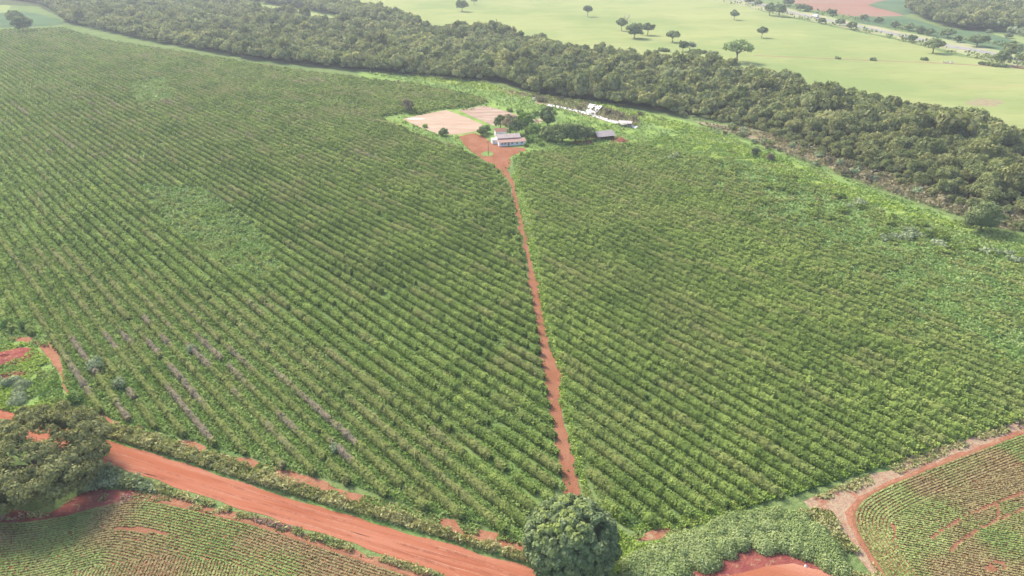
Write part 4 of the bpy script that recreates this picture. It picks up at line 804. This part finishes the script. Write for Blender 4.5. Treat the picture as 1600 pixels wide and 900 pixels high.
def palm(px, py, h, label):
    g = P(px, py); root = empty('palm_tree', (g[0], g[1], 0)); tag(root, label, 'tree'); MB().tube([(0, 0, 0), (.2, 0, h*.5), (.3, .1, h)], [.3, .24, .2], 8).build('trunk', M['palebark'], root)
    c = []; s = []; nn = []
    for k in range(16):
        a = 2*math.pi*k/16; up = .5 if k % 2 else .1
        for t in np.linspace(.1, 1, 14):
            r_ = 4.2*t; z = h + up*5*t - 4.2*t*t*.8; c += [(.3+r_*math.cos(a), .1+r_*math.sin(a), z)]; s.append(.8*(1-.5*t)); nn.append((0, 0, 1.5))
    V, Fq = leafq(np.array(c), np.array(s), np.array(nn), .5, 1.5)
    ob('crown', mesh_np('crown', V, Fq, M['cane'], {'tint': rng.uniform(.3, 1, len(V))}), root)
palm(747, 122, 13, 'pale palm with drooping fronds at the forest edge above the patios')

# ------------------------------------------------------------------ buildings
def place(px, py, rz, name, label, cat):
    g = P(px, py); return tag(empty(name, (g[0], g[1], 0), rz), label, cat)
white = solid('whitewash', (.80, .78, .77), (.66, .63, .61), .5); tileA = roofing('weathered_tiles', (.56, .44, .39), (.45, .33, .28)); tileB = roofing('brown_tiles', (.36, .20, .15), (.46, .29, .23))
tileC = roofing('orange_tiles', (.52, .24, .16), (.40, .17, .12)); dark = solid('dark_opening', (.06, .05, .05)); wood = solid('old_wood', (.30, .24, .19), (.18, .14, .11), 4)
grey = roofing('grey_sheeting', (.46, .39, .36), (.34, .27, .25), .5); blue = solid('blue_paint', (.16, .25, .38)); brick = solid('red_brick', (.40, .17, .11), (.30, .12, .08), 2)
h = place(780, 229, math.radians(13), 'farmhouse', 'white farmhouse with stepped grey and brown tiled roofs beside the red yard', 'house')
mb = MB(); mb.box(0, 14.4, 0, .2, 0, 2.15); mb.box(0, .2, .2, 3.6, 0, 2.15); mb.box(14.2, 14.4, .2, 3.6, 0, 2.15)
mb.prism([(3.6, 0), (9.2, 0), (9.2, 3.3), (6.4, 4.75), (3.6, 3.55)], 'x', 0, .2); mb.prism([(3.6, 0), (9.2, 0), (9.2, 3.3), (6.4, 4.75), (3.6, 3.55)], 'x', 12.2, 12.4)
mb.box(.2, 12.2, 3.6, 3.8, 0, 3.5); mb.box(.2, 12.2, 9.0, 9.2, 0, 3.3); mb.box(12.4, 14.4, 3.6, 3.8, 0, 2.9)
mb.prism([(0, 2.15), (3.6, 2.15), (3.6, 2.9)], 'x', 0, .2); mb.prism([(0, 2.15), (3.6, 2.15), (3.6, 2.9)], 'x', 14.2, 14.4); mb.box(-2.6, 0, 5.2, 8.6, 0, 2.1)
mb.build('wall', white, h)
def slab(x0, x1, y0, z0, y1, z1, th=.12): return MB().prism([(y0, z0), (y1, z1), (y1, z1+th), (y0, z0+th)], 'x', x0, x1)
slab(-.35, 14.7, -.5, 2.06, 3.75, 2.98).build('roof', tileB, h); slab(-.35, 12.1, 3.1, 3.34, 6.4, 4.78).build('roof', tileA, h); slab(-.35, 12.1, 9.6, 3.1, 6.4, 4.78).build('roof', tileA, h)
slab(-2.8, 0-.36, 5.0, 2.1, 8.8, 2.4).build('roof', solid('pale_sheet', (.62, .58, .54)), h)
annex = place(774, 215, math.radians(13), 'annex_building', 'small building with a bright orange tiled roof behind the farmhouse', 'house')
MB().box(.2, 6.2, 0, 3.6, 0, 3.3).build('wall', white, annex); MB().prism([(-.4, 3.1), (1.9, 4.5), (4.0, 3.2), (4.0, 3.32), (1.9, 4.65), (-.4, 3.24)], 'x', 0, 6.5).build('roof', tileC, annex)
MB().box(2.4, 3.3, -.06, -.01, 0, 2.1).build('door', wood, annex)
MB().box(4.6, 5.5, -.06, -.02, 0, 1.95).build('door', wood, h)
for a, b in ((1.2, 2.3), (2.7, 3.8), (6.6, 7.6), (9.2, 10.2), (11.8, 12.8)):
    f = MB().box(a, b, -.05, -.01, .95, 1.75).build('window', wood, h); MB().box(a+.08, b-.08, -.08, -.055, 1.03, 1.67).build('pane', blue, f)
f = MB().box(-.05, -.01, 5.2, 6.2, 1.2, 2.2).build('window', wood, h); MB().box(-.08, -.055, 5.3, 6.1, 1.3, 2.1).build('pane', blue, f)
s1 = place(944, 219.5, math.radians(20), 'grey_shed', 'open shed with a large weathered grey pitched roof and a red end wall', 'shed')
MB().prism([(-.5, 2.2), (3.6, 4.3), (8.4, 2.4), (8.4, 2.55), (3.6, 4.45), (-.5, 2.35)], 'x', -4.2, 6.6).build('roof', grey, s1)
MB().prism([(0.2, 0), (7.8, 0), (7.8, 2.5), (3.6, 4.2), (.2, 2.45)], 'x', 6.0, 6.2).build('wall', brick, s1); MB().box(-4, 6.0, 7.6, 7.8, 0, 2.4).build('wall', brick, s1)
for x in (-4, -.7, 2.6, 5.9): MB().tube([(x, .1, 0), (x, .1, 2.5)], .11, 6).build('post', wood, s1)
s2 = place(966, 197.5, math.radians(-18), 'small_shed', 'small open shed with a pale corrugated roof at the end of the plastic strip', 'shed')
MB().prism([(-.3, 2.1), (2.6, 3.0), (5.3, 2.3), (5.3, 2.4), (2.6, 3.12), (-.3, 2.2)], 'x', -.3, 7.6).build('roof', roofing('pale_sheeting', (.55, .50, .46), (.40, .34, .30), .5), s2)
MB().box(4.6, 7.2, 4.5, 4.7, 0, 2.2).box(7.0, 7.2, .3, 4.5, 0, 2.2).build('wall', wood, s2)
for x, y in ((.1, .1), (3.6, .1), (7.1, .05), (.1, 4.8), (3.6, 4.8)): MB().tube([(x, y, 0), (x, y, 2.35)], .1, 6).build('post', wood, s2)
pole = place(763, 242.5, 0, 'utility_pole', 'thin grey utility pole on the small grass island in the yard', 'pole')
MB().tube([(0, 0, 0), (0, 0, 7.2)], [.19, .13], 8).build('post', solid('pole_grey', (.25, .22, .20)), pole); MB().box(-.8, .8, -.05, .05, 6.6, 6.75).build('crossarm', wood, pole)
for x in (-.6, 0, .6): MB().tube([(x, 0, 6.75), (x, 0, 7.0)], [.05, .03], 6).build('insulator', white, pole)

# white plastic strip and sheet
def drape(name, label, pts_px, width, mat, hgt, seed):
    L = resample(W(pts_px), .8, 0); t = np.gradient(L, axis=0); t /= np.linalg.norm(t, axis=1, keepdims=True); nr_ = np.stack([-t[:, 1], t[:, 0]], -1); n = len(L); r = np.random.default_rng(seed)
    V = []; prof = [(-.5, 0), (-.35, .7), (0, 1), (.3, .75), (.5, 0)]; wv = width*(.75+.6*vnoise(np.arange(n)/4., np.zeros(n), seed))
    for i in range(n):
        for a, b in prof: V.append((*(L[i]+nr_[i]*a*wv[i]), .06+b*hgt*r.uniform(.5, 1.2)))
    m_ = len(prof); Fq = [(i*m_+c, i*m_+c+1, (i+1)*m_+c+1, (i+1)*m_+c) for i in range(n-1) for c in range(m_-1)]
    return tag(ob(name, mesh_np(name, np.array(V), np.array(Fq), mat)), label, 'plastic sheet')
wp = solid('white_plastic', (.62, .60, .57), (.46, .43, .40), .8, .5)
drape('plastic_strip', 'long narrow strip of crumpled white plastic along the scrub bank', [(858, 164), (880, 168), (905, 174), (930, 181), (955, 189), (972, 193.5), (985, 197), (997, 200)], 3.4, wp, .5, 7)
c0 = W([(914.5, 177), (921, 165.5), (941, 169.5), (930, 180)]); V = []
for j in range(13):
    for i in range(13):
        u, v = i/12, j/12; p_ = (c0[0]*(1-u)+c0[3]*u)*(1-v)+(c0[1]*(1-u)+c0[2]*u)*v; V.append((p_[0], p_[1], .5+v*1.0+.35*float(vnoise(u*5, v*5, 8))))
Fq = [(j*13+i, j*13+i+1, (j+1)*13+i+1, (j+1)*13+i) for j in range(12) for i in range(12) if not (5 <= i <= 6 and 4 <= j <= 8)]
tag(ob('plastic_cover', mesh_np('plastic_cover', np.array(V), np.array(Fq), wp)), 'square crumpled white plastic cover lying on the slope above the strip', 'plastic sheet')
tk = place(834, 157, 0, 'water_tank', 'tiny white tank in the grass at the end of the brown bank', 'tank'); MB().tube([(0, 0, 0), (0, 0, 1.5), (0, 0, 1.8)], [.9, 1.0, .9], 14).build('body', wp, tk); MB().tube([(0, 0, 1.8), (0, 0, 1.95)], [.5, .4], 12).build('lid', wp, tk)
vw = mound('lime_pile', None, 650, 185.5, 6.5, 2.2, .25, wp, 12); tag(vw, 'thin white heap spread on the left corner of the pink patio', 'pile')
mound('stone', 'small pale stone on the bare red ground below the cane thicket', 1259, 885, .35, .3, .35, wp, 13)
posts = []
for i, (a, b) in enumerate([(1113, 206), (1119, 207), (1124, 209), (1130, 209)]):
    g = P(a, b); posts.append(tag(ob('fence_post', MB().tube([(0, 0, 0), (.1, 0, 3.6+.4*(i % 2))], [.22, .14], 6).mesh('fence_post', M['palebark']), loc=(g[0], g[1], 0)), 'bare pale post standing at the scrubby edge of the forest', 'post', 'pale posts at the forest edge'))

# ------------------------------------------------------------------ highway traffic and cattle
def wheel(x, y, r_, p): o = MB().tube([(x, y-.15, r_), (x, y+.15, r_)], r_, 12).build('wheel', dark, p); return o
def truck(px, py, rz, L, label, body, cab):
    t = place(px, py, rz, 'truck', label, 'truck'); t.location.z = .35
    MB().box(-L/2, L/2-2.8, -1.25, 1.25, 1.1, 3.9).build('cargo_box', body, t); MB().box(-L/2, L/2-.4, -.9, .9, .75, 1.08).build('chassis', dark, t)
    MB().prism([(L/2-2.6, 1.0), (L/2, 1.0), (L/2, 2.1), (L/2-.5, 3.2), (L/2-2.6, 3.2)], 'y', -1.2, 1.2).build('cab', cab, t); MB().prism([(L/2+.02, 2.15), (L/2-.46, 3.1), (L/2-.44, 3.12), (L/2+.05, 2.17)], 'y', -1.0, 1.0).build('windscreen', dark, t)
    for x in (-L/2+1.2, -L/2+2.5, L/2-1.4):
        for y in (-1.15, 1.15): wheel(x, y, .52, t)
tg = math.radians(-42)
def hdir(a, b): d_ = W([b])[0]-W([a])[0]; return math.atan2(d_[1], d_[0])
truck(1274, 27.5, hdir((1305, 34.5), (1236, 19.5)), 13, 'white box truck driving along the distant highway', wp, wp)
truck(1314, 36, hdir((1236, 19.5), (1305, 34.5)), 16, 'dark blue and grey truck following behind on the distant highway', solid('blue_grey', (.20, .24, .32), (.40, .42, .46), .4), solid('grey_cab', (.35, .37, .40)))
hide_w = solid('white_hide', (.62, .58, .52)); 
for i, (a, b) in enumerate([(1474, 98), (1477.5, 99.5), (1481, 98.5), (1484, 99.8), (1487.5, 98.6)]):
    g = P(a, b); mb = MB(); mb.tube([(-1.0, 0, 1.1), (-.8, 0, 1.1), (0, 0, 1.05), (.7, 0, 1.15), (.95, 0, 1.3), (1.25, 0, 1.45), (1.6, 0, 1.25), (1.75, 0, 1.1)], [.12, .36, .42, .38, .25, .2, .17, .09], 8)
    for x in (-.75, .65):
        for y in (-.22, .22): mb.tube([(x, y, 1.0), (x-.03, y, .5), (x, y, 0)], [.14, .08, .07], 6)
    o = ob('cow', mb.mesh('cow', hide_w), loc=(g[0], g[1], .1)); o.rotation_euler[2] = rng.uniform(0, 6); tag(o, 'pale cow standing in the small herd on the pasture track', 'cow', 'cattle on the pasture')

# ------------------------------------------------------------------ haze
m, t = newmat('haze'); pv = t.nodes.new('ShaderNodeVolumePrincipled'); pv.inputs['Color'].default_value = (.90, .94, 1.0, 1); pv.inputs['Density'].default_value = .00017; pv.inputs['Anisotropy'].default_value = .1
oo = t.nodes.new('ShaderNodeOutputMaterial'); t.links.new(pv.outputs[0], oo.inputs['Volume'])
hz = MB().box(-7100, 7100, -7100, 7100, -1.0, 104).build('haze', m); hz['kind'] = 'stuff'; hz['label'] = 'thin pale haze over the whole farmland'; hz['category'] = 'haze'
